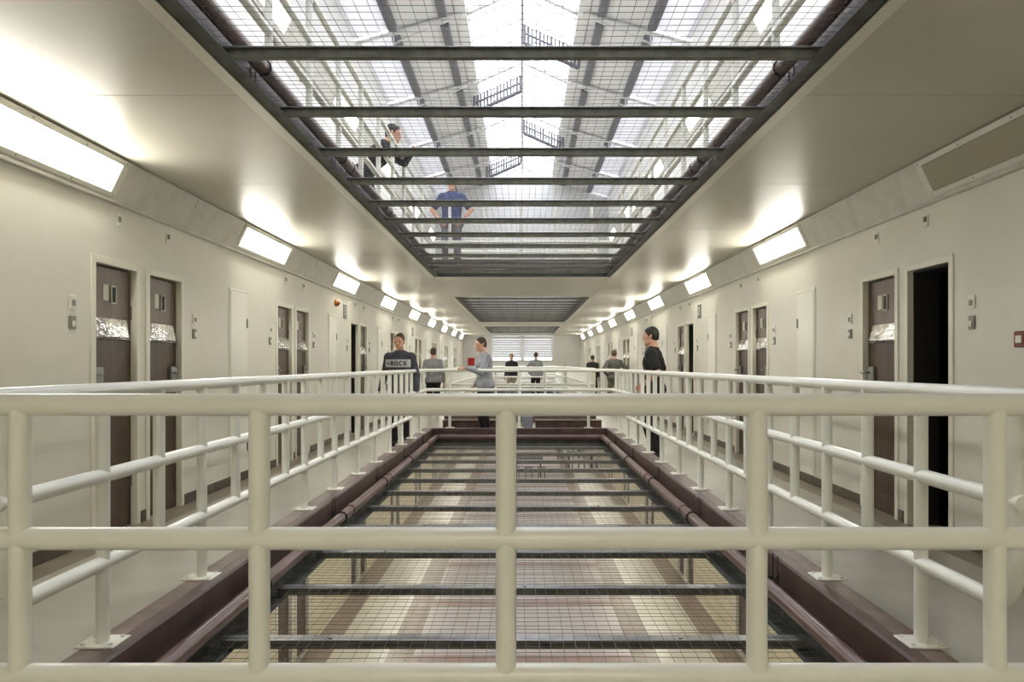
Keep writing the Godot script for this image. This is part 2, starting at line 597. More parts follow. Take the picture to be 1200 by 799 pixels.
func build_ceiling():
	var st := tool()
	deck(st, CEIL + 0.024, CEIL + 0.04, -1.68, 1.68)
	var c := struct("ceiling", "cream sheet ceiling of the middle gallery with long joints", "ceiling", st, "slab")
	for s in [-1.0, 1.0]:
		var d := 2.32 - 2.26 * 3 + 0.0
		while d < END:
			var d0 := maxf(d, BACK)
			var d1 := minf(d + 2.26, END)
			if d1 > d0 + 0.05:
				obj("panel", box_mesh(Vector3(WALL - 1.685, 0.024, d1 - d0 - 0.006), 0.002), "ceiling_paint", c, Vector3(s * (WALL + 1.685) / 2, CEIL + 0.012, -(d0 + d1) / 2))
			d += 2.26
	var edges := [BACK, OPENINGS[0][0], OPENINGS[0][1], OPENINGS[1][0], OPENINGS[1][1], OPENINGS[2][0], OPENINGS[2][1], END]
	for i in range(0, 8, 2):
		obj("panel", box_mesh(Vector3(3.364, 0.024, edges[i + 1] - edges[i] - 0.004), 0.002), "ceiling_paint", c, Vector3(0, CEIL + 0.012, -(edges[i] + edges[i + 1]) / 2))
	# light edging strip round each opening
	var n := 0
	for o in OPENINGS:
		n += 1
		st = tool()
		for s in [-1.0, 1.0]:
			bx(st, Vector3(s * 1.66, CEIL - 0.012, -o[0]), Vector3(s * 1.745, CEIL + 0.001, -o[1]), 0.003)
			bx(st, Vector3(s * 1.66, CEIL - 0.012, -o[0]), Vector3(s * 1.672, CEIL + 0.03, -o[1]), 0.003)
		bx(st, Vector3(-1.66, CEIL - 0.012, -o[1] - 0.05), Vector3(1.66, CEIL + 0.001, -o[1] + 0.03), 0.003)
		bx(st, Vector3(-1.66, CEIL - 0.012, -o[0] - 0.03), Vector3(1.66, CEIL + 0.001, -o[0] + 0.05), 0.003)
		struct("trim_%d" % n, "cream edging strip round the %s ceiling opening" % ORD[n - 1], "trim", st, "trim_paint")
	st = tool()
	deck(st, -0.30, -0.262, -1.70, 1.60, 0.002)
	struct("ceiling_ground", "underside of the middle gallery deck over the ground floor", "ceiling", st, "slab")

# height of the roof underside at |x|
func roof_y(x: float) -> float:
	x = absf(x)
	return EYE + 7.488 - 0.28 * x if x > 1.28 else EYE + 7.71 - 0.45 * x

func slope_piece(st: SurfaceTool, s: float, xa: float, xb: float, d0: float, d1: float, drop: float, thick: float):
	var p := []
	for x in [xa, xb]:
		p.append(Vector2(s * x, roof_y(x) + drop))
		p.append(Vector2(s * x, roof_y(x) + drop + thick))
	prism(st, [p[0], p[2], p[3], p[1]], -d0, -d1)

func build_roof():
	var st := tool()
	for s in [-1.0, 1.0]:
		slope_piece(st, s, 1.281, 2.61, BACK, 29.0, 0.03, 0.12)
		slope_piece(st, s, WALL - 0.02, WALL + 0.3, BACK, 29.0, 0.03, 0.12)
	var r := struct("ceiling_upper", "pale grey sloping roof lining beside the skylight", "ceiling", st, "roof_panel")
	var tr := [-15.0, -10.55, -6.9, -3.25, 0.4, 4.05, 7.7, 11.35, 15.0, 18.65, 22.3, 25.95, 29.0]
	for s in [-1.0, 1.0]:
		for i in tr.size() - 1:
			var a := tool()
			slope_piece(a, s, 2.62, WALL, tr[i] + 0.05, tr[i + 1] - 0.05, 0.0, 0.03)
			obj("glazed_panel", a, "roof_glass", r)
			a = tool()
			slope_piece(a, s, 1.40, 2.60, tr[i] + 0.05, tr[i + 1] - 0.05, 0.01, 0.02)
			obj("grey_panel", a, "roof_panel", r)
			for x in [2.6, 1.6]:
				a = tool()
				bx(a, Vector3(s * (x - 0.085), roof_y(x) - 0.09, -tr[i] - 0.28), Vector3(s * (x + 0.085), roof_y(x) + 0.03, -tr[i + 1] + 0.12), 0.006)
				obj("purlin", a, "purlin_grey", r)
	# the skylight: panes between glazing bars
	var sky := Node3D.new()
	sky.name = "window_1"
	add_child(sky)
	tag(sky, "ridge skylight of white overcast glass above the upper gallery", "skylight", "", "structure")
	var n := 46
	var dl := (29.0 - BACK) / n
	for s in [-1.0, 1.0]:
		for i in n:
			var a := tool()
			slope_piece(a, s, 0.03, 1.27, BACK + dl * i + 0.02, BACK + dl * (i + 1) - 0.02, 0.03, 0.008)
			obj("pane", a, "glass", sky)
		for i in n + 1:
			var a := tool()
			slope_piece(a, s, 0.03, 1.27, BACK + dl * i - 0.02, BACK + dl * i + 0.02, 0.0, 0.05)
			obj("glazing_bar", a, "truss_white", sky)
		var a := tool()
		bx(a, Vector3(s * 1.13, roof_y(1.30) - 0.02, -BACK), Vector3(s * 1.34, roof_y(1.28) + 0.16, -29.0), 0.005)
		obj("curb", a, "truss_white", sky)
	var rb := tool()
	bx(rb, Vector3(-0.035, roof_y(0) - 0.05, -BACK), Vector3(0.035, roof_y(0) + 0.07, -29.0), 0.005)
	obj("ridge_bar", rb, "truss_white", sky)
	# trusses
	for i in range(4, tr.size() - 1):
		var t := thing("roof_truss", "white steel roof truss under the skylight, %s from the far gable" % ORD[tr.size() - 2 - i], "truss", Vector3(0, roof_y(WALL), -tr[i]), 0.0, "roof trusses")
		var y0 := roof_y(WALL)
		for s in [-1.0, 1.0]:
			var a := tool()
			tube(a, [Vector3(s * WALL, roof_y(WALL) - y0 - 0.06, 0), Vector3(s * 1.28, roof_y(1.285) - y0 - 0.06, 0)], 0.045, 8)
			obj("rafter", a, "truss_white", t)
			a = tool()
			bx(a, Vector3(-0.66, -0.06, -0.06), Vector3(0.66, 0.06, 0.06), 0.008)
			var ra := obj("ridge_rafter", a, "truss_white", t, Vector3(s * 0.64, (roof_y(0.0) + roof_y(1.275)) / 2 - y0 - 0.08, 0))
			ra.rotation.z = -s * atan(0.45)
			a = tool()
			tube(a, [Vector3(s * 2.6, roof_y(2.6) - y0 - 0.28, 0), Vector3(s * 1.28, roof_y(1.28) - y0 - 0.10, 0)], 0.02, 6)
			obj("brace", a, "truss_white", t)
			a = tool()
			tube(a, [Vector3(s * 2.6, roof_y(2.6) - y0 - 0.28, 0), Vector3(s * 2.6, roof_y(2.6) - y0 - 0.03, 0)], 0.02, 6)
			obj("post", a, "truss_white", t)
	# lattice vents hung under the skylight, on alternate sides
	var vents := [[16.5, 1.0], [19.4, -1.0], [22.9, 1.0], [26.3, -1.0], [13.2, -1.0]]
	for i in vents.size():
		var v: Array = vents[i]
		var t := thing("vent_frame", "grey lattice vent frame under the skylight, %s hung from the ridge" % ORD[i], "vent", Vector3(0, roof_y(0) - 0.16, -v[0]), 0.0, "lattice vent frames")
		var L := Vector3(v[1] * 1.20, -0.54, 0)
		var a := tool()
		tube(a, [Vector3(v[1] * 0.05, -0.42, 0), Vector3(v[1] * 0.05, -0.42, 0) + L], 0.05, 8)
		obj("bottom_chord", a, "lattice_grey", t)
		a = tool()
		tube(a, [Vector3(v[1] * 0.05, 0, 0), Vector3(v[1] * 0.05, 0, 0) + L], 0.03, 6)
		obj("top_chord", a, "truss_white", t)
		a = tool()
		tube(a, [Vector3(v[1] * 0.05, -0.19, 0), Vector3(v[1] * 0.05, -0.19, 0) + L], 0.025, 6)
		for k in 15:
			var p := Vector3(v[1] * 0.05, 0, 0) + L * k / 14.0
			tube(a, [p, p + Vector3(0, -0.42, 0)], 0.040 if k % 14 == 0 else (0.032 if k % 3 == 1 else 0.022), 6)
		obj("lattice", a, "lattice_grey", t)

func build_ends():
	# far end of the middle and ground floors
	var st := tool()
	bx(st, Vector3(-WALL, FL, -END), Vector3(WALL, 1.44, -END - 0.25))
	bx(st, Vector3(-WALL, 1.44, -END), Vector3(-1.80, CEIL + 0.05, -END - 0.25))
	bx(st, Vector3(1.80, 1.44, -END), Vector3(WALL, CEIL + 0.05, -END - 0.25))
	struct("wall_end", "pale far end wall of the middle gallery", "wall", st, "upper_wall_paint")
	st = tool()
	bx(st, Vector3(-WALL, -STOREY, -END), Vector3(WALL, -0.26, -END - 0.25))
	struct("wall_end_ground", "far end wall of the ground floor", "wall", st, "ground_wall_paint")
	var w := Node3D.new()
	w.name = "window_2"
	add_child(w)
	w.position = Vector3(0, 1.44, -END)
	tag(w, "wide white framed window at the far end of the gallery", "window", "", "structure")
	for x in [-1.76, 0.0, 1.76]:
		obj("mullion", box_mesh(Vector3(0.12 if x != 0.0 else 0.22, 1.46, 0.14), 0.008), "roof_white", w, Vector3(x, 0.73, 0.02))
	obj("sill", box_mesh(Vector3(3.7, 0.07, 0.22), 0.01), "roof_white", w, Vector3(0, 0.03, 0.06))
	obj("head", box_mesh(Vector3(3.6, 0.09, 0.14), 0.01), "roof_white", w, Vector3(0, 1.42, 0.02))
	for s in [-1.0, 1.0]:
		obj("pane", box_mesh(Vector3(1.62, 1.36, 0.01)), "glass", w, Vector3(s * 0.90, 0.72, -0.02))
		for k in 9:
			obj("slat", box_mesh(Vector3(1.60, 0.122, 0.012)), "blind", w, Vector3(s * 0.90, 1.33 - 0.13 * k, 0.0))
	# gable of the upper hall, and its end wall
	st = tool()
	var g := [Vector2(-WALL, STOREY), Vector2(WALL, STOREY), Vector2(WALL, roof_y(WALL) + 0.12), Vector2(1.28, roof_y(1.285) + 0.12), Vector2(0, roof_y(0) + 0.12), Vector2(-1.28, roof_y(1.285) + 0.12), Vector2(-WALL, roof_y(WALL) + 0.12)]
	prism(st, g, -29.0, -29.25)
	struct("wall_gable", "pale grey gable wall closing the upper gallery", "wall", st, "gable_paint")
	st = tool()
	prism(st, g, -BACK, -BACK + 0.25)
	bx(st, Vector3(-WALL, -STOREY, -BACK), Vector3(WALL, STOREY, -BACK + 0.25))
	struct("wall_back", "cream wall closing the wing behind the viewer", "wall", st, "wall_paint")

# ==================================================================== lights
func build_lights():
	var A := Vector2(WALL - 0.025, 2.610)
	var B := Vector2(3.215, 2.905)
	for lv in 3:
		var y0: float = STOREY * (lv - 1)
		for s in [-1.0, 1.0]:
			var floor_name: String = ["ground floor", "middle gallery", "upper gallery"][lv]
			var t := thing("lighting_trunking", "off-white lighting trunking along the %s %s wall" % [side_name(s), floor_name], "trunking", Vector3(s * WALL, y0 + 2.6, -(END + BACK) / 2), 0.0, "lighting trunking")
			var u2 := (B - A).normalized()
			var st := tool()
			prism(st, [Vector2(0, -0.005), Vector2(-s * 0.035, -0.005), Vector2(s * (B.x - WALL), 0.305), Vector2(0, 0.305)], (END - BACK) / 2, -(END - BACK) / 2)
			obj("body", st, "trunking", t)
			st = tool()
			bx(st, Vector3(0, -0.03, -(END - BACK) / 2), Vector3(-s * 0.045, -0.004, (END - BACK) / 2), 0.004)
			obj("bottom_lip", st, "trunking", t)
			for k in range(-4, 9):
				if lv == 2 and k > 5:
					continue
				var dc: float = 5.17 + 4.35 * k
				# cover panel up to the next fitting, in two lengths
				if k < 8 and dc + 3.6 < END:
					for j in 2:
						var c := dc + 0.90 + (0.65 + 1.30 * j)
						var cp := obj("cover_panel", box_mesh(Vector3(1.285, 0.30, 0.006), 0.002), "trunking", t)
						place_on_slope(cp, s, (A + B) / 2, u2, y0, c, 0.006)
						cp.position -= t.position
				if lv == 1 or k > 0:
					corridor_light(s, y0, dc, k, lv, not (lv == 1 and (k == -1 or k == -2 or (s > 0 and k == 0))), A, B)
	for i in 3:
		ceiling_panel_light(i, -2.6 - 3.6 * i)

func ceiling_panel_light(n: int, d: float):
	var t := thing("ceiling_light", "flush ceiling light panel over the bridge, %s behind the viewer" % ORD[n], "light", Vector3(0, CEIL, -d), 0.0, "ceiling light panels")
	var st := tool()
	for e in [-1.0, 1.0]:
		bx(st, Vector3(-1.24, -0.02, e * 0.62), Vector3(1.24, -0.001, e * 0.58), 0.004)
		bx(st, Vector3(e * 1.24, -0.02, -0.58), Vector3(e * 1.20, -0.001, 0.58), 0.004)
	obj("frame", st, "lamp_frame", t)
	obj("diffuser", box_mesh(Vector3(2.40, 0.012, 1.16), 0.003), "lamp_diffuser", t, Vector3(0, -0.008, 0))
	var l := AreaLight3D.new()
	l.name = "panel_light"
	l.area_size = Vector2(2.36, 1.12)
	l.light_color = Color(1.0, 0.985, 0.945)
	l.light_energy = LAMP * 0.45
	l.shadow_enabled = true
	l.area_range = 80.0
	l.area_attenuation = 2.0
	t.add_child(l)
	l.position = Vector3(0, -0.022, 0)
	l.rotation.x = -PI / 2

func place_on_slope(o: Node3D, s: float, mid: Vector2, u2: Vector2, y0: float, d: float, off: float):
	var up := Vector3(s * u2.x, u2.y, 0)
	var n := Vector3(-s * u2.y, u2.x, 0)      # into the gallery and down
	if n.x * s > 0:
		n = -n
	var ax := up.cross(n)
	o.transform = Transform3D(Basis(ax, up, n), Vector3(s * mid.x, y0 + mid.y, -d) + n * off)

func corridor_light(s: float, y0: float, d: float, k: int, lv: int, lit: bool, A: Vector2, B: Vector2):
	var nth: String = ["first", "second", "third", "fourth", "fifth", "sixth", "seventh", "eighth", "ninth"][k] if k >= 0 else ["nearest", "second nearest", "third nearest", "fourth nearest"][-k - 1] + " behind"
	var where: String = ["ground floor", "middle gallery", "upper gallery"][lv]
	var label := "glowing strip light on the %s %s wall, %s in its row" % [side_name(s), where, nth]
	if not lit:
		label = "unlit strip light on the %s %s wall, %s in its row" % [side_name(s), where, nth]
	var t := thing("strip_light", label, "light", Vector3.ZERO, 0.0, "strip lights of the wing")
	place_on_slope(t, s, (A + B) / 2, (B - A).normalized(), y0, d, 0.0)
	if not cache.has("lamp_frame"):
		var st := tool()
		for e in [-1.0, 1.0]:
			bx(st, Vector3(-0.90, e * 0.115, 0), Vector3(0.90, e * 0.158, 0.022), 0.004)
			bx(st, Vector3(e * 0.82, -0.115, 0), Vector3(e * 0.90, 0.115, 0.022), 0.004)
		cache["lamp_frame"] = st.commit()
		st = tool()
		bx(st, Vector3(-0.822, -0.117, 0.004), Vector3(0.822, 0.117, 0.020), 0.012)
		cache["lamp_diffuser"] = st.commit()
		st = tool()
		for x in [-0.86, -0.3, 0.3, 0.86]:
			for e in [-1.0, 1.0]:
				tube(st, [Vector3(x, e * 0.137, 0.02), Vector3(x, e * 0.137, 0.026)], 0.006, 8)
		cache["lamp_screws"] = st.commit()
	obj("frame", cache["lamp_frame"], "lamp_frame", t)
	obj("screws", cache["lamp_screws"], "lock_steel", t)
	obj("diffuser", cache["lamp_diffuser"], "lamp_diffuser" if lit else "lamp_off", t)
	if lit:
		var l := AreaLight3D.new()
		l.name = "tube_light"
		l.area_size = Vector2(1.62, 0.22)
		l.light_color = Color(1.0, 0.985, 0.945)
		l.light_energy = LAMP
		l.shadow_enabled = true
		l.area_range = 80.0
		l.area_attenuation = 2.0
		t.add_child(l)
		l.position = Vector3(0, 0, 0.03)
		l.rotation.y = PI

# ==================================================================== netted openings
func wire_net(x0: float, x1: float, d0: float, d1: float, first: float, step: float) -> SurfaceTool:
	var st := tool()
	var rng := RandomNumberGenerator.new()
	rng.seed = 7
	var p := 0.0667
	var r := 0.0016
	var n := int((x1 - x0) / p)
	for i in n + 1:
		var x := x0 + (x1 - x0) * i / n
		var pts := []
		var d := d0
		var j := 0
		var w := rng.randf_range(-0.008, 0.008)
		while d < d1 - 0.01:
			pts.append(Vector3(x + w * sin(j * 0.9 + i), 0.0 - 0.008 * float(j % 2), -d))
			d += step / 2
			j += 1
		pts.append(Vector3(x, 0, -d1))
		tube(st, pts, r, 4, false)
	var m := int((d1 - d0) / p)
	for i in m + 1:
		var d := d0 + (d1 - d0) * i / m
		var pts := []
		for k in 7:
			pts.append(Vector3(x0 + (x1 - x0) * k / 6.0, -0.004 + rng.randf_range(-0.004, 0.004), -d + rng.randf_range(-0.006, 0.006)))
		tube(st, pts, r, 4, false)
	return st

func build_openings():
	for lv in [1, 2]:
		var y0: float = STOREY * (lv - 1)
		var xl := -1.70
		var xr := 1.60 if lv == 1 else 1.70
		var fl: String = "gallery floor" if lv == 1 else "ceiling"
		for i in OPENINGS.size():
			var d0: float = OPENINGS[i][0]
			var d1: float = OPENINGS[i][1]
			# --- netting on steel bars
			var t := thing("safety_netting", "wire safety netting on steel bars in the %s opening of the %s" % [ORD[i], fl], "netting", Vector3((xl + xr) / 2, y0 - 0.27, -(d0 + d1) / 2), 0.0, "safety nettings")
			var w := (xr - xl) / 2
			var h := (d1 - d0) / 2
			for s in [-1.0, 1.0]:
				var st := tool()
				bx(st, Vector3(s * w, -0.035, -h), Vector3(s * (w - 0.13), -0.028, h), 0.002)
				bx(st, Vector3(s * (w - 0.002), -0.035, -h), Vector3(s * (w - 0.010), 0.075, h), 0.002)
				obj("angle", st, "dark_steel", t)
				st = tool()
				bx(st, Vector3(-w, -0.035, s * h), Vector3(w, -0.028, s * (h - 0.13)), 0.002)
				bx(st, Vector3(-w, -0.035, s * (h - 0.002)), Vector3(w, 0.075, s * (h - 0.010)), 0.002)
				obj("angle", st, "dark_steel", t)
			var bar := tool()
			bx(bar, Vector3(-w + 0.06, -0.026, -0.020), Vector3(w - 0.06, 0.024, 0.020), 0.003)
			var bm := bar.commit()
			bar = tool()
			bx(bar, Vector3(-w + 0.06, 0.024, -0.042), Vector3(w - 0.06, 0.031, 0.042), 0.002)
			var fm := bar.commit()
			var clip := box_mesh(Vector3(0.022, 0.014, 0.05), 0.003)
			var d := 4.05 - 0.94
			while d < d0 + 0.3:
				d += 0.94
			while d < d1 - 0.25:
				var b := obj("bar", bm, "bar_web", t, Vector3(0, 0, -d + (d0 + d1) / 2))
				obj("flange", fm, "galvanised", b)
				for x in [-0.95, 0.0, 0.95]:
					obj("clip", clip, "galvanised", b, Vector3(x + 0.1 * sin(d * 3.0), 0.033, 0))
				d += 0.94
			var net := obj("wire_mesh", wire_net(-w + 0.03, w - 0.03, d0 + 0.03 - (d0 + d1) / 2, d1 - 0.03 - (d0 + d1) / 2, 0.0, 0.94), "wire", t, Vector3(0, 0.036, 0))
			net.set_meta("kind", "stuff")
			# --- brown edge beam
			var e := thing("edge_beam", "brown steel edge beam round the %s opening of the %s" % [ORD[i], fl], "beam", Vector3((xl + xr) / 2, y0, -(d0 + d1) / 2), 0.0, "edge beams")
			for s in [-1.0, 1.0]:
				var st := tool()
				bx(st, Vector3(s * w, -0.259, -h - 0.085), Vector3(s * (w + 0.085), 0.040, h + 0.085), 0.012)
				var be := obj("beam", st, "brown_beam", e)
				st = tool()
				bx(st, Vector3(s * (w + 0.085), FL - 0.01, -h - 0.08), Vector3(s * (w + 0.19), 0.034, h + 0.08), 0.003)
				obj("flange", st, "brown_flange", e)
				var j := -h + 2.45
				while j < h - 0.4:
					for q in [0.0, 0.085]:
						obj("joint", box_mesh(Vector3(0.004, 0.24, 0.012)), "black_rubber", be, Vector3(s * (w - 0.0015), -0.07, -(j + q)))
					j += 2.0
				st = tool()
				bx(st, Vector3(-w, -0.259, s * h), Vector3(w, 0.0399, s * (h + 0.085)), 0.012)
				obj("beam", st, "brown_beam", e)
				st = tool()
				bx(st, Vector3(-w - 0.085, FL - 0.01, s * (h + 0.085)), Vector3(w + 0.085, 0.034, s * (h + 0.19)), 0.003)
				obj("flange", st, "brown_flange", e)
			# --- brown pipe following the beam, held by clips
			var p := thing("pipe", "brown pipe run clipped inside the %s opening of the %s" % [ORD[i], fl], "pipe", Vector3((xl + xr) / 2, y0 - 0.115, -(d0 + d1) / 2), 0.0, "pipe runs")
			var q := w - 0.085
			var v := h - 0.085
			var st2 := tool()
			var loop := []
			for c in [[1, 1], [-1, 1], [-1, -1], [1, -1]]:
				var cx: float = c[0]
				var cz: float = c[1]
				var a0 := atan2(cz, cx) - PI / 4
				for k in 7:
					var an := a0 + PI / 2 * k / 6.0
					loop.append(Vector3(cx * (q - 0.07) + 0.07 * cos(an), 0, cz * (v - 0.07) + 0.07 * sin(an)))
			loop.append(loop[0])
			tube(st2, loop, 0.046, 18, false)
			obj("tube", st2, "brown_pipe", p)
			for s in [-1.0, 1.0]:
				var j := -h + 2.45
				while j < h - 0.4:
					var b := tool()
					var arc := []
					for k in 9:
						var an := PI * 0.9 - PI * 1.5 * k / 8.0
						arc.append(Vector3(cos(an) * 0.052 * s * -1.0, sin(an) * 0.052, 0))
					arc.insert(0, Vector3(s * 0.08, 0.06, 0))
					tube(b, arc, 0.007, 6)
					obj("clip", b, "black_rubber", p, Vector3(s * q, 0, -(j - 0.03)))
					if int(j * 0.5) % 2 == 0:
						var sl := tool()
						tube(sl, [Vector3(0, 0, -0.05), Vector3(0, 0, 0.05)], 0.053, 18)
						obj("coupling", sl, "brown_pipe", p, Vector3(s * q, 0, -(j + 0.35)))
					j += 2.0

# ==================================================================== railings
const RAILS := [1.138, 0.765, 0.385]
const RR := 0.0315

func post_mesh(h: float) -> Mesh:
	var key := "post%s" % h
	if not cache.has(key):
		var st := tool()
		tube(st, [Vector3.ZERO, Vector3(0, h, 0)], 0.0288, 20)
		cache[key] = st.commit()
	return cache[key]

func railing(label: String, a: Vector3, b: Vector3, posts: Array, base: float, loop := 0, mids := []):
	# a, b: ends at floor level; posts: distances from a; base: height of the feet; loop: 1 = rounded end at a
	var t := thing("guard_railing", label, "railing", a, 0.0, "white tube railings")
	var L := a.distance_to(b)
	var dir := (b - a).normalized()
	var start := 0.14 if loop == 1 else 0.0
	var nm := ["top_rail", "middle_rail", "lower_rail"]
	for i in 3:
		var st := tool()
		var from: float = [(-0.55 if loop == 1 else 0.0), (-0.05 if loop == 1 else 0.0), start][i]
		tube(st, [dir * from + Vector3(0, RAILS[i], 0), dir * L + Vector3(0, RAILS[i], 0)], RR, 18)
		if loop == 0:
			ball(st, Vector3(0, RAILS[i], 0), Vector3.ONE * RR, 14)
		ball(st, dir * L + Vector3(0, RAILS[i], 0), Vector3.ONE * RR, 14)
		obj(nm[i], st, "rail_paint", t)
	if loop == 1:
		var pts := []
		for k in 9:
			var an := PI / 2 * k / 8.0
			pts.append(dir * (0.14 - 0.14 * sin(an)) + Vector3(0, RAILS[2] + 0.14 - 0.14 * cos(an), 0))
		pts.append(Vector3(0, RAILS[0], 0))
		var st := tool()
		tube(st, pts, RR, 18)
		obj("rounded_end", st, "rail_paint", t)
	if not cache.has("foot"):
		var st := tool()
		bx(st, Vector3(-0.085, 0, -0.075), Vector3(0.085, 0.011, 0.075), 0.003)
		for x in [-0.06, 0.06]:
			for z in [-0.05, 0.05]:
				tube(st, [Vector3(x, 0.011, z), Vector3(x, 0.018, z)], 0.009, 6)
		cache["foot"] = st.commit()
	for d in posts:
		var p := obj("post", post_mesh(RAILS[0] - base), "rail_paint", t, dir * d + Vector3(0, base, 0))
		obj("base_plate", cache["foot"], "plate_paint", p)
	for d in mids:       # uprights that stop at the lower rail
		obj("baluster", post_mesh(RAILS[0] - RAILS[2]), "rail_paint", t, dir * d + Vector3(0, RAILS[2], 0))

func steps(a: float, b: float, s: float) -> Array:
	var out := []
	while a <= b + 1e-4:
		out.append(a)
		a += s
	return out

func build_railings():
	# the railing in front of the viewer, on the near bridge
	railing("nearest white railing crossing the whole front of the view", Vector3(-2.10, 0, -2.07), Vector3(2.02, 0, -2.07), [0.02, 0.70, 1.367, 2.055, 2.754, 3.418, 4.09], 0.034)
	for lv in [1, 2]:
		var y: float = STOREY * (lv - 1)
		var xl := -1.83 if lv == 1 else -1.79
		var xr := 1.74 if lv == 1 else 1.79
		var lab: String = "middle gallery" if lv == 1 else "upper gallery above the netting"
		for i in 3:
			var d0: float = OPENINGS[i][0]
			var d1: float = OPENINGS[i][1]
			var n0 := d0 - 0.13
			var n1 := d1 + 0.13
			for s in [-1.0, 1.0]:
				var x := xl if s < 0 else xr
				if i == 0 and lv == 1:
					railing("white %s side railing of the %s opening, %s" % [side_name(s), ORD[i], lab], Vector3(x, y, -2.62), Vector3(x, y, -n1), steps(0.62, 10.7, 1.0), 0.034, 1, steps(1.12, 11.2, 1.0))
				else:
					railing("white %s side railing of the %s opening, %s" % [side_name(s), ORD[i], lab], Vector3(x, y, -n0), Vector3(x, y, -n1), steps(1.17 if i == 0 else 0.5, n1 - n0 - 0.4, 1.0), 0.034, 0, steps(0.67 if i == 0 else 1.0, n1 - n0 - 0.3, 1.0) if lv == 1 else [])
			if not (i == 0 and lv == 1):
				railing("white near end railing of the %s opening, %s" % [ORD[i], lab], Vector3(xl, y, -n0), Vector3(xr, y, -n0), steps(0.0, xr - xl, (xr - xl) / 3), 0.034)
			var np := 3.0 if lv == 1 else 5.0
			railing("white far end railing of the %s opening, %s" % [ORD[i], lab], Vector3(xl, y, -n1), Vector3(xr, y, -n1), steps(0.44 if lv == 1 else 0.4, xr - xl - 0.1, 1.33 if lv == 1 else 0.68), 0.034)

# ==================================================================== small fittings on the walls
func fitting(called: String, label: String, category: String, group: String, s: float, y: float, d: float) -> Node3D:
	var t := thing(called, label, category, Vector3(s * WALL, y, -d), 0.0 if s < 0 else PI, group)
	return t

func build_fittings():
	for s in [-1.0, 1.0]:
		for k in 4:
			for j in 2:
				var c: float = (6.20 if j == 0 else 7.06) + 4.37 * k
				var t := fitting("door_sensor", "small sensor above the %s door of the %s pair, %s wall" % ["nearer" if j == 0 else "farther", ORD[k], side_name(s)], "sensor", "sensors above the doors", s, 2.45, c)
				obj("back_plate", box_mesh(Vector3(0.012, 0.10, 0.055), 0.003), "plate_white", t, Vector3(0.006, 0, 0))
				obj("eye", box_mesh(Vector3(0.018, 0.045, 0.03), 0.004), "plate_grey", t, Vector3(0.018, 0.012, 0))
			for j in 2:
				var c: float = (5.57 if j == 0 else 7.64) + 4.37 * k
				for u in 2:
					var t := fitting("call_plate" if u == 0 else "switch_plate", "%s plate beside the %s door of the %s pair, %s wall" % ["upper white call" if u == 0 else "lower grey switch", "nearer" if j == 0 else "farther", ORD[k], side_name(s)], "switch", "wall plates beside the doors", s, 1.72 if u == 0 else 1.565, c)
					obj("plate", box_mesh(Vector3(0.014, 0.10, 0.075), 0.004), "plate_white" if u == 0 else "plate_grey", t, Vector3(0.007, 0, 0))
					obj("button", box_mesh(Vector3(0.012, 0.045, 0.035), 0.004), "plate_grey" if u == 0 else "plate_white", t, Vector3(0.018, -0.008, 0))
	# number plates and amber bells
	for s in [-1.0, 1.0]:
		for k in [1, 3]:
			var t := fitting("number_plate", "grey number plate high on the %s wall before the %s door pair" % [side_name(s), ORD[k + 1]], "sign", "number plates", s, 2.26, 5.40 + 4.37 * (k + 1))
			obj("plate", box_mesh(Vector3(0.012, 0.26, 0.26), 0.004), "sign_grey", t, Vector3(0.006, 0, 0))
			var tm := TextMesh.new()
			tm.text = "3" if s < 0 else "2"
			tm.font_size = 30
			tm.pixel_size = 0.006
			tm.depth = 0.004
			var f := SystemFont.new()
			f.font_names = PackedStringArray(["Droid Sans"])
			tm.font = f
			var o := obj("numeral", tm, "plate_white", t, Vector3(0.014, 0, 0))
			o.rotation.y = PI / 2
	for a in [[1, "middle", -1.0, 2.36, 13.4], [2, "upper", -1.0, STOREY + 2.40, 11.3]]:
		var t := fitting("alarm_bell", "round amber alarm bell on the left %s gallery wall" % a[1], "bell", "alarm bells", a[2], a[3], a[4])
		var st := tool()
		tube(st, [Vector3.ZERO, Vector3(0.03, 0, 0)], 0.045, 16)
		obj("base", st, "plate_white", t)
		st = tool()
		ball(st, Vector3(0.03, 0, 0), Vector3(0.06, 0.065, 0.065), 16)
		obj("dome", st, "amber", t)
	var c := fitting("call_point", "rusty red alarm call point near the edge on the right wall", "call point", "", 1.0, 1.42, 4.98)
	obj("body", box_mesh(Vector3(0.05, 0.11, 0.11), 0.006), "rust_red", c, Vector3(0.025, 0, 0))
	obj("glass_front", box_mesh(Vector3(0.006, 0.05, 0.06), 0.002), "plate_white", c, Vector3(0.052, 0, 0))
	var r := thing("hose_cabinet", "red fire cabinet on the far end wall by the left gallery", "cabinet", Vector3(-2.95, 1.2, -END))
	obj("body", box_mesh(Vector3(0.36, 0.44, 0.12), 0.01), "red_paint", r, Vector3(0, 0.22, 0.06))
	obj("door", box_mesh(Vector3(0.30, 0.38, 0.014), 0.004), "red_paint", r, Vector3(0, 0.22, 0.127))
	# barred gate at the end of the right gallery
	var g := thing("barred_gate", "white barred gate across the far end of the right gallery", "gate", Vector3(2.2, FL, -END + 0.25))
	for x in [-0.40, 0.40]:
		obj("stile", box_mesh(Vector3(0.06, 2.3, 0.05), 0.005), "rail_paint", g, Vector3(x, 1.15, 0))
	for k in 8:
		obj("bar", box_mesh(Vector3(0.74, 0.03, 0.03), 0.004), "rail_paint", g, Vector3(0, 0.10 + 0.30 * k, 0))
	for k in 6:
		obj("upright", box_mesh(Vector3(0.024, 2.2, 0.024), 0.003), "rail_paint", g, Vector3(-0.30 + 0.12 * k, 1.15, 0))

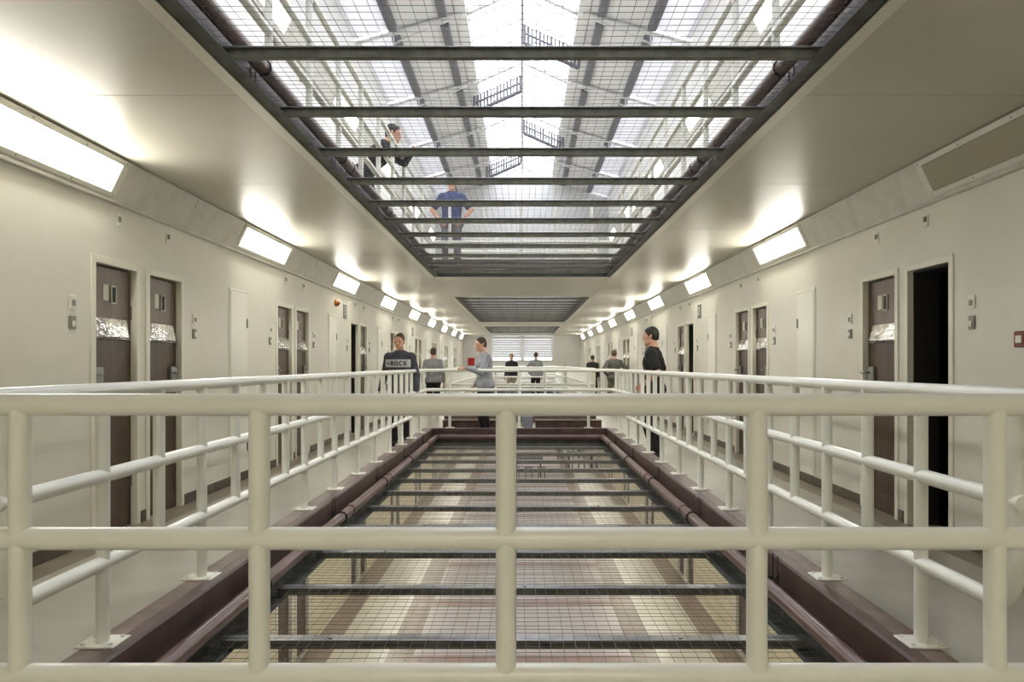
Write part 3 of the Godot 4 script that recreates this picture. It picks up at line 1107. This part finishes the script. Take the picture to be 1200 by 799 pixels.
func build_furniture():
	# low brown lockers behind the far railing of the first opening
	for s in [-1.0, 1.0]:
		var t := thing("low_bench", "low brown bench on the bridge, %s of the two" % ("left" if s < 0 else "right"), "bench", Vector3(s * 0.93, FL, -15.05), 0.0, "low brown benches")
		obj("body", box_mesh(Vector3(1.32, 0.26, 0.40), 0.012), "bench_brown", t, Vector3(0, 0.13, 0))
		obj("lid", box_mesh(Vector3(1.34, 0.022, 0.42), 0.008), "bench_brown", t, Vector3(0, 0.271, 0))
	var b := thing("grey_box", "small grey box between the two low brown benches", "box", Vector3(0.10, FL, -15.0))
	obj("body", box_mesh(Vector3(0.22, 0.34, 0.30), 0.01), "box_grey", b, Vector3(0, 0.17, 0))
	obj("lid", box_mesh(Vector3(0.24, 0.02, 0.32), 0.006), "box_grey", b, Vector3(0, 0.35, 0))
	# tables far away on the ground floor
	for a in [[2.45, 31.4, "by the right wall"], [0.25, 29.6, "near the middle of the floor"], [2.3, 36.0, "farthest along the right wall"]]:
		var t := thing("ground_table", "dark table with stools on the ground floor, %s" % a[2], "table", Vector3(a[0], -STOREY, -a[1]), 0.0, "ground floor tables")
		obj("table_top", box_mesh(Vector3(1.15, 0.045, 0.75), 0.01), "table_dark", t, Vector3(0, 0.74, 0))
		for x in [-0.48, 0.48]:
			for z in [-0.28, 0.28]:
				obj("leg", box_mesh(Vector3(0.05, 0.72, 0.05), 0.006), "table_dark", t, Vector3(x, 0.36, z))
		for i in 3:
			var st := thing("stool", "dark stool at the table %s, %s from its left end" % [a[2], ORD[i]], "stool", Vector3(a[0] - 0.5 + 0.5 * i, -STOREY, -a[1] + 0.72), 0.0, "ground floor stools")
			obj("seat", box_mesh(Vector3(0.32, 0.04, 0.32), 0.015), "table_dark", st, Vector3(0, 0.44, 0))
			for x in [-0.12, 0.12]:
				for z in [-0.12, 0.12]:
					obj("leg", box_mesh(Vector3(0.03, 0.42, 0.03), 0.004), "table_dark", st, Vector3(x, 0.21, z))

# ==================================================================== people
# A signed distance field on a grid, meshed as surface nets.
class Field:
	var o: Vector3
	var c: float
	var nx: int
	var ny: int
	var nz: int
	var f: PackedFloat32Array
	func _init(lo: Vector3, hi: Vector3, cell: float):
		c = cell
		o = lo - Vector3.ONE * cell * 2.0
		var s := (hi - lo) / cell
		nx = int(s.x) + 6
		ny = int(s.y) + 6
		nz = int(s.z) + 6
		f = PackedFloat32Array()
		f.resize(nx * ny * nz)
		f.fill(1.0)
	# tapered capsule, joined with a smooth minimum
	func cap(a: Vector3, b: Vector3, ra: float, rb: float, k := 0.03, squash := Vector3.ONE):
		var m := maxf(ra, rb) / minf(squash.x, minf(squash.y, squash.z)) + k + c * 2.0
		var lo := (Vector3(minf(a.x, b.x), minf(a.y, b.y), minf(a.z, b.z)) - Vector3.ONE * m - o) / c
		var hi := (Vector3(maxf(a.x, b.x), maxf(a.y, b.y), maxf(a.z, b.z)) + Vector3.ONE * m - o) / c
		var ab := (b - a) * squash
		var L := maxf(ab.dot(ab), 1e-9)
		var x0 := maxi(0, int(lo.x))
		var x1 := mini(nx - 1, int(hi.x) + 1)
		for z in range(maxi(0, int(lo.z)), mini(nz - 1, int(hi.z) + 1) + 1):
			for y in range(maxi(0, int(lo.y)), mini(ny - 1, int(hi.y) + 1) + 1):
				var i := (z * ny + y) * nx + x0
				var p := (o + Vector3(x0, y, z) * c - a) * squash
				var sx := c * squash.x
				for x in range(x0, x1 + 1):
					var t := clampf(p.dot(ab) / L, 0.0, 1.0)
					var d := (p - ab * t).length() - (ra + (rb - ra) * t)
					var e := f[i]
					var h := maxf(k - absf(d - e), 0.0) / k
					f[i] = minf(d, e) - h * h * k * 0.25
					i += 1
					p.x += sx
	# cut away what lies on the far side of a plane (n points to what goes)
	func cut(at: Vector3, n: Vector3):
		for z in nz:
			for y in ny:
				var i := (z * ny + y) * nx
				for x in nx:
					var d := (o + Vector3(x, y, z) * c - at).dot(n)
					if d > f[i]:
						f[i] = d
					i += 1
	func mesh(st: SurfaceTool, xf: Transform3D, base: int) -> int:
		var id := PackedInt32Array()
		id.resize(nx * ny * nz)
		id.fill(-1)
		var off := [0, 1, nx, nx + 1, nx * ny, nx * ny + 1, nx * ny + nx, nx * ny + nx + 1]
		var cp := [Vector3(0, 0, 0), Vector3(1, 0, 0), Vector3(0, 1, 0), Vector3(1, 1, 0), Vector3(0, 0, 1), Vector3(1, 0, 1), Vector3(0, 1, 1), Vector3(1, 1, 1)]
		var ed := [[0, 1], [2, 3], [4, 5], [6, 7], [0, 2], [1, 3], [4, 6], [5, 7], [0, 4], [1, 5], [2, 6], [3, 7]]
		var n := base
		for z in nz - 1:
			for y in ny - 1:
				var i := (z * ny + y) * nx
				for x in nx - 1:
					var q := i + x
					var s0 := f[q] < 0.0
					if absf(f[q]) > c * 2.0:
						continue
					var mixed := false
					for k in range(1, 8):
						if (f[q + off[k]] < 0.0) != s0:
							mixed = true
							break
					if not mixed:
						continue
					var sum := Vector3.ZERO
					var cnt := 0
					for e in ed:
						var a: float = f[q + off[e[0]]]
						var b: float = f[q + off[e[1]]]
						if (a < 0.0) != (b < 0.0):
							sum += cp[e[0]].lerp(cp[e[1]], a / (a - b))
							cnt += 1
					var g := Vector3.ZERO
					for k in 8:
						g += (cp[k] * 2.0 - Vector3.ONE) * f[q + off[k]]
					st.set_normal((xf.basis * g).normalized())
					st.add_vertex(xf * (o + (Vector3(x, y, z) + sum / cnt) * c))
					id[q] = n
					n += 1
		var st_ := [1, nx, nx * ny]
		for z in range(1, nz - 1):
			for y in range(1, ny - 1):
				for x in range(1, nx - 1):
					var q := (z * ny + y) * nx + x
					var a := f[q]
					if absf(a) > c * 2.0:
						continue
					for ax in 3:
						var b := f[q + st_[ax]]
						if (a < 0.0) == (b < 0.0):
							continue
						var u: int = st_[(ax + 1) % 3]
						var w: int = st_[(ax + 2) % 3]
						var v0 := id[q]
						var v1 := id[q - u]
						var v2 := id[q - u - w]
						var v3 := id[q - w]
						if v0 < 0 or v1 < 0 or v2 < 0 or v3 < 0:
							continue
						var order := [v0, v1, v2, v0, v2, v3] if a >= 0.0 else [v0, v2, v1, v0, v3, v2]
						for j in order:
							st.add_index(j)
		return n

func hand_field(side: float, grip: float) -> Field:
	# wrist at the origin, fingers towards -y, palm facing -z, thumb on the side -x * side
	var F := Field.new(Vector3(-0.075, -0.21, -0.10), Vector3(0.075, 0.05, 0.05), 0.004)
	F.cap(Vector3(0, 0.04, 0), Vector3(0, -0.01, 0), 0.027, 0.025, 0.012)
	for i in 4:
		var x := (-0.030 + 0.020 * i) * side
		F.cap(Vector3(x * 0.5, -0.01, 0), Vector3(x, -0.085, 0), 0.015, 0.012, 0.010)
		var lens: Array = [[0.040, 0.026, 0.020], [0.045, 0.029, 0.022], [0.042, 0.027, 0.021], [0.033, 0.021, 0.018]][i]
		var p := Vector3(x, -0.088, 0)
		var an := grip * 0.5
		for j in 3:
			var q: Vector3 = p + Vector3((x * 0.12) * 0.3, -cos(an), -sin(an)) * lens[j]
			F.cap(p, q, 0.0095 - j * 0.0008, 0.0088 - j * 0.0009, 0.003)
			p = q
			an += grip * (0.8 if j == 0 else 0.6)
	var t := Vector3(-0.022 * side, -0.030, -0.004)
	var t1 := t + Vector3(-0.030 * side, -0.030, -0.016)
	var t2 := t1 + Vector3(-0.010 * side, -0.032, -0.012)
	var t3 := t2 + Vector3(0.002 * side, -0.026, -0.008)
	F.cap(t, t1, 0.014, 0.0115, 0.008)
	F.cap(t1, t2, 0.0112, 0.0102, 0.003)
	F.cap(t2, t3, 0.0102, 0.0085, 0.003)
	return F

func head_field() -> Field:
	# centre of the head at the origin, face towards -z
	var F := Field.new(Vector3(-0.10, -0.17, -0.14), Vector3(0.10, 0.14, 0.12), 0.006)
	F.cap(Vector3(0, 0.035, 0.012), Vector3(0, 0.03, -0.015), 0.079, 0.076, 0.02, Vector3(1.06, 0.90, 0.95))
	F.cap(Vector3(0, -0.02, -0.035), Vector3(0, -0.075, -0.055), 0.062, 0.040, 0.025)
	F.cap(Vector3(-0.03, -0.07, -0.02), Vector3(0.03, -0.07, -0.02), 0.030, 0.030, 0.025)
	F.cap(Vector3(0, -0.10, -0.072), Vector3(0, -0.095, -0.068), 0.020, 0.018, 0.015)
	F.cap(Vector3(-0.035, 0.018, -0.080), Vector3(0.035, 0.018, -0.080), 0.014, 0.014, 0.014)
	F.cap(Vector3(0, 0.008, -0.090), Vector3(0, -0.030, -0.108), 0.010, 0.014, 0.010)
	F.cap(Vector3(-0.014, -0.034, -0.096), Vector3(0.014, -0.034, -0.096), 0.009, 0.009, 0.008)
	F.cap(Vector3(-0.020, -0.062, -0.090), Vector3(0.020, -0.062, -0.090), 0.008, 0.008, 0.008)
	for s in [-1.0, 1.0]:
		F.cap(Vector3(s * 0.076, 0.012, 0.012), Vector3(s * 0.074, -0.030, 0.006), 0.016, 0.011, 0.006, Vector3(1.5, 1, 1))
	F.cap(Vector3(0, -0.05, 0.015), Vector3(0, -0.17, 0.03), 0.056, 0.058, 0.02)
	return F

func ik(a: Vector3, b: Vector3, l1: float, l2: float, pole: Vector3) -> Vector3:
	var d := b - a
	var L := clampf(d.length(), 0.05, (l1 + l2) * 0.999)
	var x := (l1 * l1 - l2 * l2 + L * L) / (2.0 * L)
	var h := sqrt(maxf(l1 * l1 - x * x, 0.0))
	var n := d.normalized()
	return a + n * x + (pole - n * pole.dot(n)).normalized() * h

func cloth(c: Color, rough := 0.85) -> StandardMaterial3D:
	var m := StandardMaterial3D.new()
	m.albedo_texture = noise_tex(int(c.to_rgba32() % 997), 0.04, c.darkened(0.12), c.lightened(0.06), 3, 64)
	m.uv1_triplanar = true
	m.uv1_scale = Vector3.ONE * 2.0
	m.roughness = rough
	return m

func plain(c: Color, rough: float) -> StandardMaterial3D:
	var m := StandardMaterial3D.new()
	m.albedo_color = c
	m.roughness = rough
	return m

# P: at, yaw, height, lean, head_yaw, head_pitch, right / left (hand positions in person space), right_pole / left_pole, grip, sleeve (1 long, 0.45 short), colours, cell
func person(P: Dictionary) -> Node3D:
	var s: float = P.get("height", 1.76) / 1.76 * 1.08
	var t := thing("person", P.label, "person", P.at, deg_to_rad(P.yaw), "people on the galleries")
	var cell: float = P.get("cell", 0.016)
	var hip := Vector3(P.get("hip_x", 0.0), P.get("hip", 0.93), P.get("hip_z", 0.0))
	var lean := Basis(Vector3.RIGHT, -deg_to_rad(P.get("lean", 0.0)))
	var up := func(v: Vector3) -> Vector3: return hip + lean * v
	var J := {}
	J.waist = up.call(Vector3(0, 0.16, 0))
	J.chest = up.call(Vector3(0, 0.34, 0.0))
	J.neck = up.call(Vector3(0, 0.53, 0.01))
	for d in [-1.0, 1.0]:
		var k := "l" if d < 0 else "r"
		J["sh" + k] = up.call(Vector3(d * 0.180, 0.450, 0.005))
		J["hip" + k] = hip + Vector3(d * 0.09, -0.02, 0)
		var foot: Vector3 = P.get("foot_" + k, Vector3(d * 0.11, 0.085, 0.02))
		J["ank" + k] = foot
		J["knee" + k] = ik(J["hip" + k], foot, 0.43, 0.42, Vector3(d * 0.05, 0, -1))
		var hand: Vector3 = P.get("hand_" + k, Vector3(d * 0.25, 0.86, -0.06))
		J["wr" + k] = hand
		J["el" + k] = ik(J["sh" + k], hand, 0.29, 0.26, P.get("pole_" + k, Vector3(d * 0.3, -0.2, 1)))
	var hb: Basis = lean * Basis(Vector3.UP, deg_to_rad(P.get("head_yaw", 0.0))) * Basis(Vector3.RIGHT, deg_to_rad(P.get("head_pitch", 0.0)))
	if P.has("head_up"):
		hb = Basis(Vector3.UP, deg_to_rad(P.get("head_yaw", 0.0))) * Basis(Vector3.RIGHT, deg_to_rad(P.head_up))
	var head: Vector3 = J.neck + lean * Vector3(0, 0.055, -0.01) + hb * Vector3(0, 0.11, -0.015)
	var lo := Vector3(-0.6, 0, -0.6)
	var hi := Vector3(0.6, 1.75, 0.6)
	var pts := []
	for k in J:
		pts.append(J[k])
	pts.append(head)
	lo = pts[0]
	hi = pts[0]
	for p in pts:
		lo = Vector3(minf(lo.x, p.x), minf(lo.y, p.y), minf(lo.z, p.z))
		hi = Vector3(maxf(hi.x, p.x), maxf(hi.y, p.y), maxf(hi.z, p.z))
	lo -= Vector3(0.2, 0.1, 0.28)
	hi += Vector3(0.2, 0.1, 0.2)
	lo.y = -0.01
	var sc := Transform3D(Basis().scaled(Vector3.ONE * s), Vector3.ZERO)
	# ---- the body, one skin
	var B := Field.new(lo, hi, cell)
	torso(B, J, hip, lean, 0.0)
	B.cap(J.neck - lean * Vector3(0, 0.05, 0), head - hb * Vector3(0, 0.05, -0.02), 0.062, 0.054, 0.03)
	for k in ["l", "r"]:
		arm(B, J, k, 0.0, 1.0)
		leg(B, J, k, 0.0)
	var st := tool()
	var n := B.mesh(st, sc, 0)
	if not cache.has("head_field"):
		cache["head_field"] = head_field()
	n = cache["head_field"].mesh(st, sc * Transform3D(hb, head), n)
	for k in ["l", "r"]:
		var side := -1.0 if k == "l" else 1.0
		var grip: float = P.get("grip", 0.55)
		var key := "hand%s%s" % [k, grip]
		if not cache.has(key):
			cache[key] = hand_field(side, grip)
		var fore: Vector3 = (J["wr" + k] - J["el" + k]).normalized()
		var pd: Vector3 = P.get("palm_" + k, Vector3(-side, 0, 0))
		if absf(pd.normalized().dot(fore)) > 0.95:
			pd = Vector3(0, -1, 0)
		var zz: Vector3 = -(pd - fore * pd.dot(fore)).normalized()
		var yy := -fore
		n = cache[key].mesh(st, sc * Transform3D(Basis(yy.cross(zz), yy, zz), J["wr" + k] + fore * 0.01), n)
	obj("body", st, plain(P.get("skin", Color(0.78, 0.60, 0.50)), 0.55), t)
	# ---- clothing
	var F := Field.new(lo, hi, cell)
	torso(F, J, hip, lean, 0.014)
	for k in ["l", "r"]:
		arm(F, J, k, 0.016, P.get("sleeve", 1.0))
	F.cap(hip + lean * Vector3(-0.07, -0.03, 0), hip + lean * Vector3(0.07, -0.03, 0), 0.126, 0.126, 0.04)
	F.cut(hip + lean * Vector3(0, -0.07, 0), -(lean * Vector3.UP))
	F.cut(J.neck + lean * Vector3(0, 0.03, 0), lean * Vector3(0, 1, 0.25).normalized())
	st = tool()
	F.mesh(st, sc, 0)
	obj("shirt", st, cloth(P.shirt), t)
	F = Field.new(lo, Vector3(hi.x, hip.y + 0.15, hi.z), cell)
	F.cap(J.hipl, J.hipr, 0.128, 0.128, 0.03)
	F.cap(hip, J.waist, 0.125, 0.11, 0.03)
	for k in ["l", "r"]:
		leg(F, J, k, 0.017)
	F.cut(hip + lean * Vector3(0, 0.08, 0), lean * Vector3.UP)
	st = tool()
	F.mesh(st, sc, 0)
	obj("trousers", st, cloth(P.trousers), t)
	for k in ["l", "r"]:
		var a: Vector3 = J["ank" + k]
		var fw: Vector3 = P.get("toe", Vector3(0, 0, -1))
		F = Field.new(a - Vector3(0.22, 0.10, 0.22), a + Vector3(0.22, 0.08, 0.22), 0.012)
		var g := a + Vector3(0, -0.085 + 0.042, 0)
		F.cap(g - fw * 0.045, g + fw * 0.10, 0.044, 0.046, 0.02)
		F.cap(g + fw * 0.10, g + fw * 0.165 + Vector3(0, -0.008, 0), 0.044, 0.034, 0.02)
		F.cap(g + Vector3(0, 0.01, 0), a + Vector3(0, 0.02, 0), 0.045, 0.042, 0.02)
		F.cut(Vector3(0, a.y - 0.083, 0), Vector3.DOWN)
		st = tool()
		F.mesh(st, sc, 0)
		obj("shoe", st, plain(P.get("shoes", Color(0.05, 0.05, 0.05)), 0.5), t)
	# ---- hair, eyes, mouth
	F = Field.new(Vector3(-0.12, -0.10, -0.14), Vector3(0.12, 0.16, 0.13), 0.008)
	F.cap(Vector3(0, 0.042, 0.018), Vector3(0, 0.036, -0.012), 0.086, 0.082, 0.02, Vector3(1.05, 0.90, 0.94))
	F.cap(Vector3(0, -0.01, 0.045), Vector3(0, -0.035, 0.05), 0.062, 0.052, 0.03)
	F.cut(Vector3(0, 0.040, -0.045), Vector3(0, -0.62, -0.78))
	F.cut(Vector3(0, -0.055, 0), Vector3(0, -1, 0))
	st = tool()
	F.mesh(st, sc * Transform3D(hb, head), 0)
	obj("hair", st, plain(P.get("hair", Color(0.16, 0.11, 0.08)), 0.6), t)
	for x in [-0.031, 0.031]:
		st = tool()
		ball(st, Vector3.ZERO, Vector3(0.013, 0.008, 0.007), 8)
		var ey := obj("eye", st, plain(Color(0.12, 0.09, 0.08), 0.3), t)
		ey.transform = sc * Transform3D(hb, head + hb * Vector3(x, 0.0, -0.088))
	st = tool()
	ball(st, Vector3.ZERO, Vector3(0.022, 0.005, 0.006), 8)
	var mo := obj("mouth", st, plain(Color(0.55, 0.30, 0.27), 0.5), t)
	mo.transform = sc * Transform3D(hb, head + hb * Vector3(0, -0.062, -0.096))
	return t

func torso(F: Field, J: Dictionary, hip: Vector3, lean: Basis, g: float):
	var sq := Vector3(0.85, 1.0, 1.12)
	F.cap(J.hipl, J.hipr, 0.118 + g, 0.118 + g, 0.04)
	F.cap(hip, J.waist, 0.122 + g, 0.112 + g, 0.04, sq)
	F.cap(J.waist, J.chest, 0.115 + g, 0.135 + g, 0.05, sq)
	for d in [-1.0, 1.0]:
		F.cap(hip + lean * Vector3(d * 0.06, 0.16, 0), hip + lean * Vector3(d * 0.085, 0.36, 0), 0.085 + g, 0.102 + g, 0.05)
	F.cap(J.chest, J.neck - lean * Vector3(0, 0.07, 0), 0.12 + g, 0.075 + g, 0.05)
	F.cap(J.shl, J.shr, 0.055 + g, 0.055 + g, 0.04)
	F.cap(J.shl + lean * Vector3(0.03, -0.01, 0), J.neck, 0.05 + g, 0.045 + g, 0.04)
	F.cap(J.shr + lean * Vector3(-0.03, -0.01, 0), J.neck, 0.05 + g, 0.045 + g, 0.04)

func arm(F: Field, J: Dictionary, k: String, g: float, part: float):
	var a: Vector3 = J["sh" + k]
	var e: Vector3 = J["el" + k]
	var w: Vector3 = J["wr" + k]
	if part >= 1.0:
		F.cap(a, e, 0.055 + g, 0.043 + g, 0.03)
		F.cap(e, w, 0.043 + g, 0.029 + g * 0.8, 0.02)
	else:
		F.cap(a, a.lerp(e, part * 1.6), 0.058 + g, 0.052 + g, 0.03)

func leg(F: Field, J: Dictionary, k: String, g: float):
	F.cap(J["hip" + k], J["knee" + k], 0.085 + g, 0.057 + g, 0.03)
	F.cap(J["knee" + k], J["ank" + k] + Vector3(0, 0.02, 0), 0.056 + g, 0.038 + g * 1.4, 0.02)

func build_people():
	# left gallery, sweatshirt with a white printed panel
	var a := person({"label": "person in a charcoal sweatshirt with a white printed panel behind the left railing", "at": Vector3(-2.09, FL, -12.75), "yaw": 172.0, "height": 1.80,
		"shirt": Color(0.24, 0.24, 0.265), "trousers": Color(0.12, 0.12, 0.14), "hair": Color(0.30, 0.20, 0.13), "lean": 4.0, "cell": 0.014,
		"hand_l": Vector3(-0.29, 0.86, -0.10), "hand_r": Vector3(0.29, 0.86, -0.10)})
	var pn := tool()
	var L := Vector3(-0.19, 1.205, 0)
	for i in 8:        # the print follows the chest
		var x0 := -0.20 + 0.40 * i / 8.0
		var x1 := -0.20 + 0.40 * (i + 1) / 8.0
		var z0 := -0.178 + 1.4 * x0 * x0
		var z1 := -0.178 + 1.4 * x1 * x1
		quad(pn, Vector3(x0, 1.225, z0), Vector3(x1, 1.225, z1), Vector3(x1, 1.345, z1 - 0.006), Vector3(x0, 1.345, z0 - 0.006), Vector3(x0 * 2.0, 0, -1).normalized())
	var big := Vector3.ONE * (1.80 / 1.76 * 1.08)
	obj("printed_panel", pn, plain(Color(0.74, 0.74, 0.74), 0.8), a).scale = big
	var tm := TextMesh.new()
	tm.text = "=ROCK"
	tm.font_size = 24
	tm.pixel_size = 0.0042
	tm.depth = 0.003
	var f := SystemFont.new()
	f.font_names = PackedStringArray(["Droid Sans"])
	f.font_weight = 700
	tm.font = f
	var tx := obj("lettering", tm, plain(Color(0.18, 0.18, 0.20), 0.8), a, Vector3(0, 1.285, -0.192) * big)
	tx.rotation.y = PI
	tx.scale = big
	# left gallery, walking away
	person({"label": "person in a grey shirt and black trousers walking down the left gallery", "at": Vector3(-2.42, FL, -20.2), "yaw": 5.0, "height": 1.72, "cell": 0.018,
		"shirt": Color(0.52, 0.53, 0.54), "trousers": Color(0.05, 0.05, 0.055), "hair": Color(0.22, 0.17, 0.13),
		"foot_l": Vector3(-0.10, 0.085, -0.14), "foot_r": Vector3(0.10, 0.10, 0.20), "hand_l": Vector3(-0.27, 0.86, 0.05), "hand_r": Vector3(0.27, 0.86, -0.08)})
	# bridge, arm along the far railing
	person({"label": "person in a pale grey top resting an arm on the far railing", "at": Vector3(-0.72, FL, -14.62), "yaw": 112.0, "height": 1.80, "cell": 0.014,
		"shirt": Color(0.62, 0.63, 0.66), "trousers": Color(0.06, 0.06, 0.07), "hair": Color(0.22, 0.18, 0.16), "lean": 6.0, "grip": 0.9,
		"hand_l": Vector3(-0.217, 1.20, -0.415), "pole_l": Vector3(-0.5, -1, 0.3), "palm_l": Vector3(0, -1, 0), "hand_r": Vector3(0.24, 0.90, -0.12)})
	# right gallery, black T-shirt
	person({"label": "person in a black T-shirt standing at the right railing", "at": Vector3(2.0, FL, -11.2), "yaw": 68.0, "height": 1.83, "cell": 0.012, "sleeve": 0.45,
		"shirt": Color(0.045, 0.045, 0.045), "trousers": Color(0.055, 0.055, 0.07), "hair": Color(0.13, 0.12, 0.09), "lean": 3.0,
		"hand_l": Vector3(-0.20, 0.99, -0.10), "pole_l": Vector3(-0.5, -0.1, 1), "hand_r": Vector3(0.21, 0.96, -0.12), "pole_r": Vector3(0.6, -0.6, 0.5)})
	# right gallery farther on, hands on hips
	person({"label": "person in a grey-brown sweater with hands on hips by the right wall", "at": Vector3(2.92, FL, -23.6), "yaw": 10.0, "height": 1.74, "cell": 0.018,
		"shirt": Color(0.36, 0.35, 0.33), "trousers": Color(0.42, 0.41, 0.36), "hair": Color(0.35, 0.27, 0.22),
		"hand_l": Vector3(-0.19, 0.98, -0.02), "pole_l": Vector3(-1, 0, 0.5), "hand_r": Vector3(0.19, 0.98, -0.02), "pole_r": Vector3(1, 0, 0.5)})
	# beyond the second opening
	person({"label": "small distant person in a black top and beige trousers near the middle", "at": Vector3(-0.44, FL, -30.4), "yaw": 160.0, "height": 1.70, "cell": 0.022,
		"shirt": Color(0.10, 0.11, 0.13), "trousers": Color(0.55, 0.52, 0.46), "hair": Color(0.45, 0.36, 0.25)})
	person({"label": "distant person in a grey-green shirt and black trousers", "at": Vector3(0.56, FL, -30.3), "yaw": 15.0, "height": 1.76, "cell": 0.022,
		"shirt": Color(0.55, 0.57, 0.56), "trousers": Color(0.05, 0.05, 0.05), "hair": Color(0.22, 0.20, 0.16),
		"hand_l": Vector3(-0.24, 0.96, -0.03), "pole_l": Vector3(-1, 0, 0.4)})
	person({"label": "farthest dark-clad person by the right wall", "at": Vector3(2.92, FL, -30.8), "yaw": -20.0, "height": 1.66, "cell": 0.022,
		"shirt": Color(0.14, 0.14, 0.14), "trousers": Color(0.12, 0.12, 0.12), "hair": Color(0.25, 0.22, 0.18)})
	# upper gallery
	person({"label": "person in dark clothes leaning over the upper left railing above the netting", "at": Vector3(-2.28, STOREY + FL, -10.9), "yaw": -82.0, "height": 1.78, "cell": 0.014,
		"shirt": Color(0.10, 0.10, 0.12), "trousers": Color(0.09, 0.09, 0.13), "hair": Color(0.12, 0.10, 0.10), "lean": 40.0, "hip": 0.90, "hip_z": 0.06, "head_up": -8.0, "grip": 1.0,
		"hand_l": Vector3(0.02, 1.21, -0.60), "pole_l": Vector3(-0.9, -0.5, 0), "hand_r": Vector3(0.10, 1.21, -0.54), "pole_r": Vector3(0.9, -0.5, 0)})
	person({"label": "person in a blue and white top standing on the upper bridge", "at": Vector3(-1.40, STOREY + FL, -14.75), "yaw": 180.0, "height": 1.78, "cell": 0.014, "sleeve": 0.45,
		"shirt": Color(0.22, 0.27, 0.44), "trousers": Color(0.40, 0.40, 0.44), "hair": Color(0.30, 0.22, 0.16),
		"hand_l": Vector3(-0.22, 0.95, -0.12), "pole_l": Vector3(-1, 0, 0.3), "hand_r": Vector3(0.22, 0.95, -0.12), "pole_r": Vector3(1, 0, 0.3)})
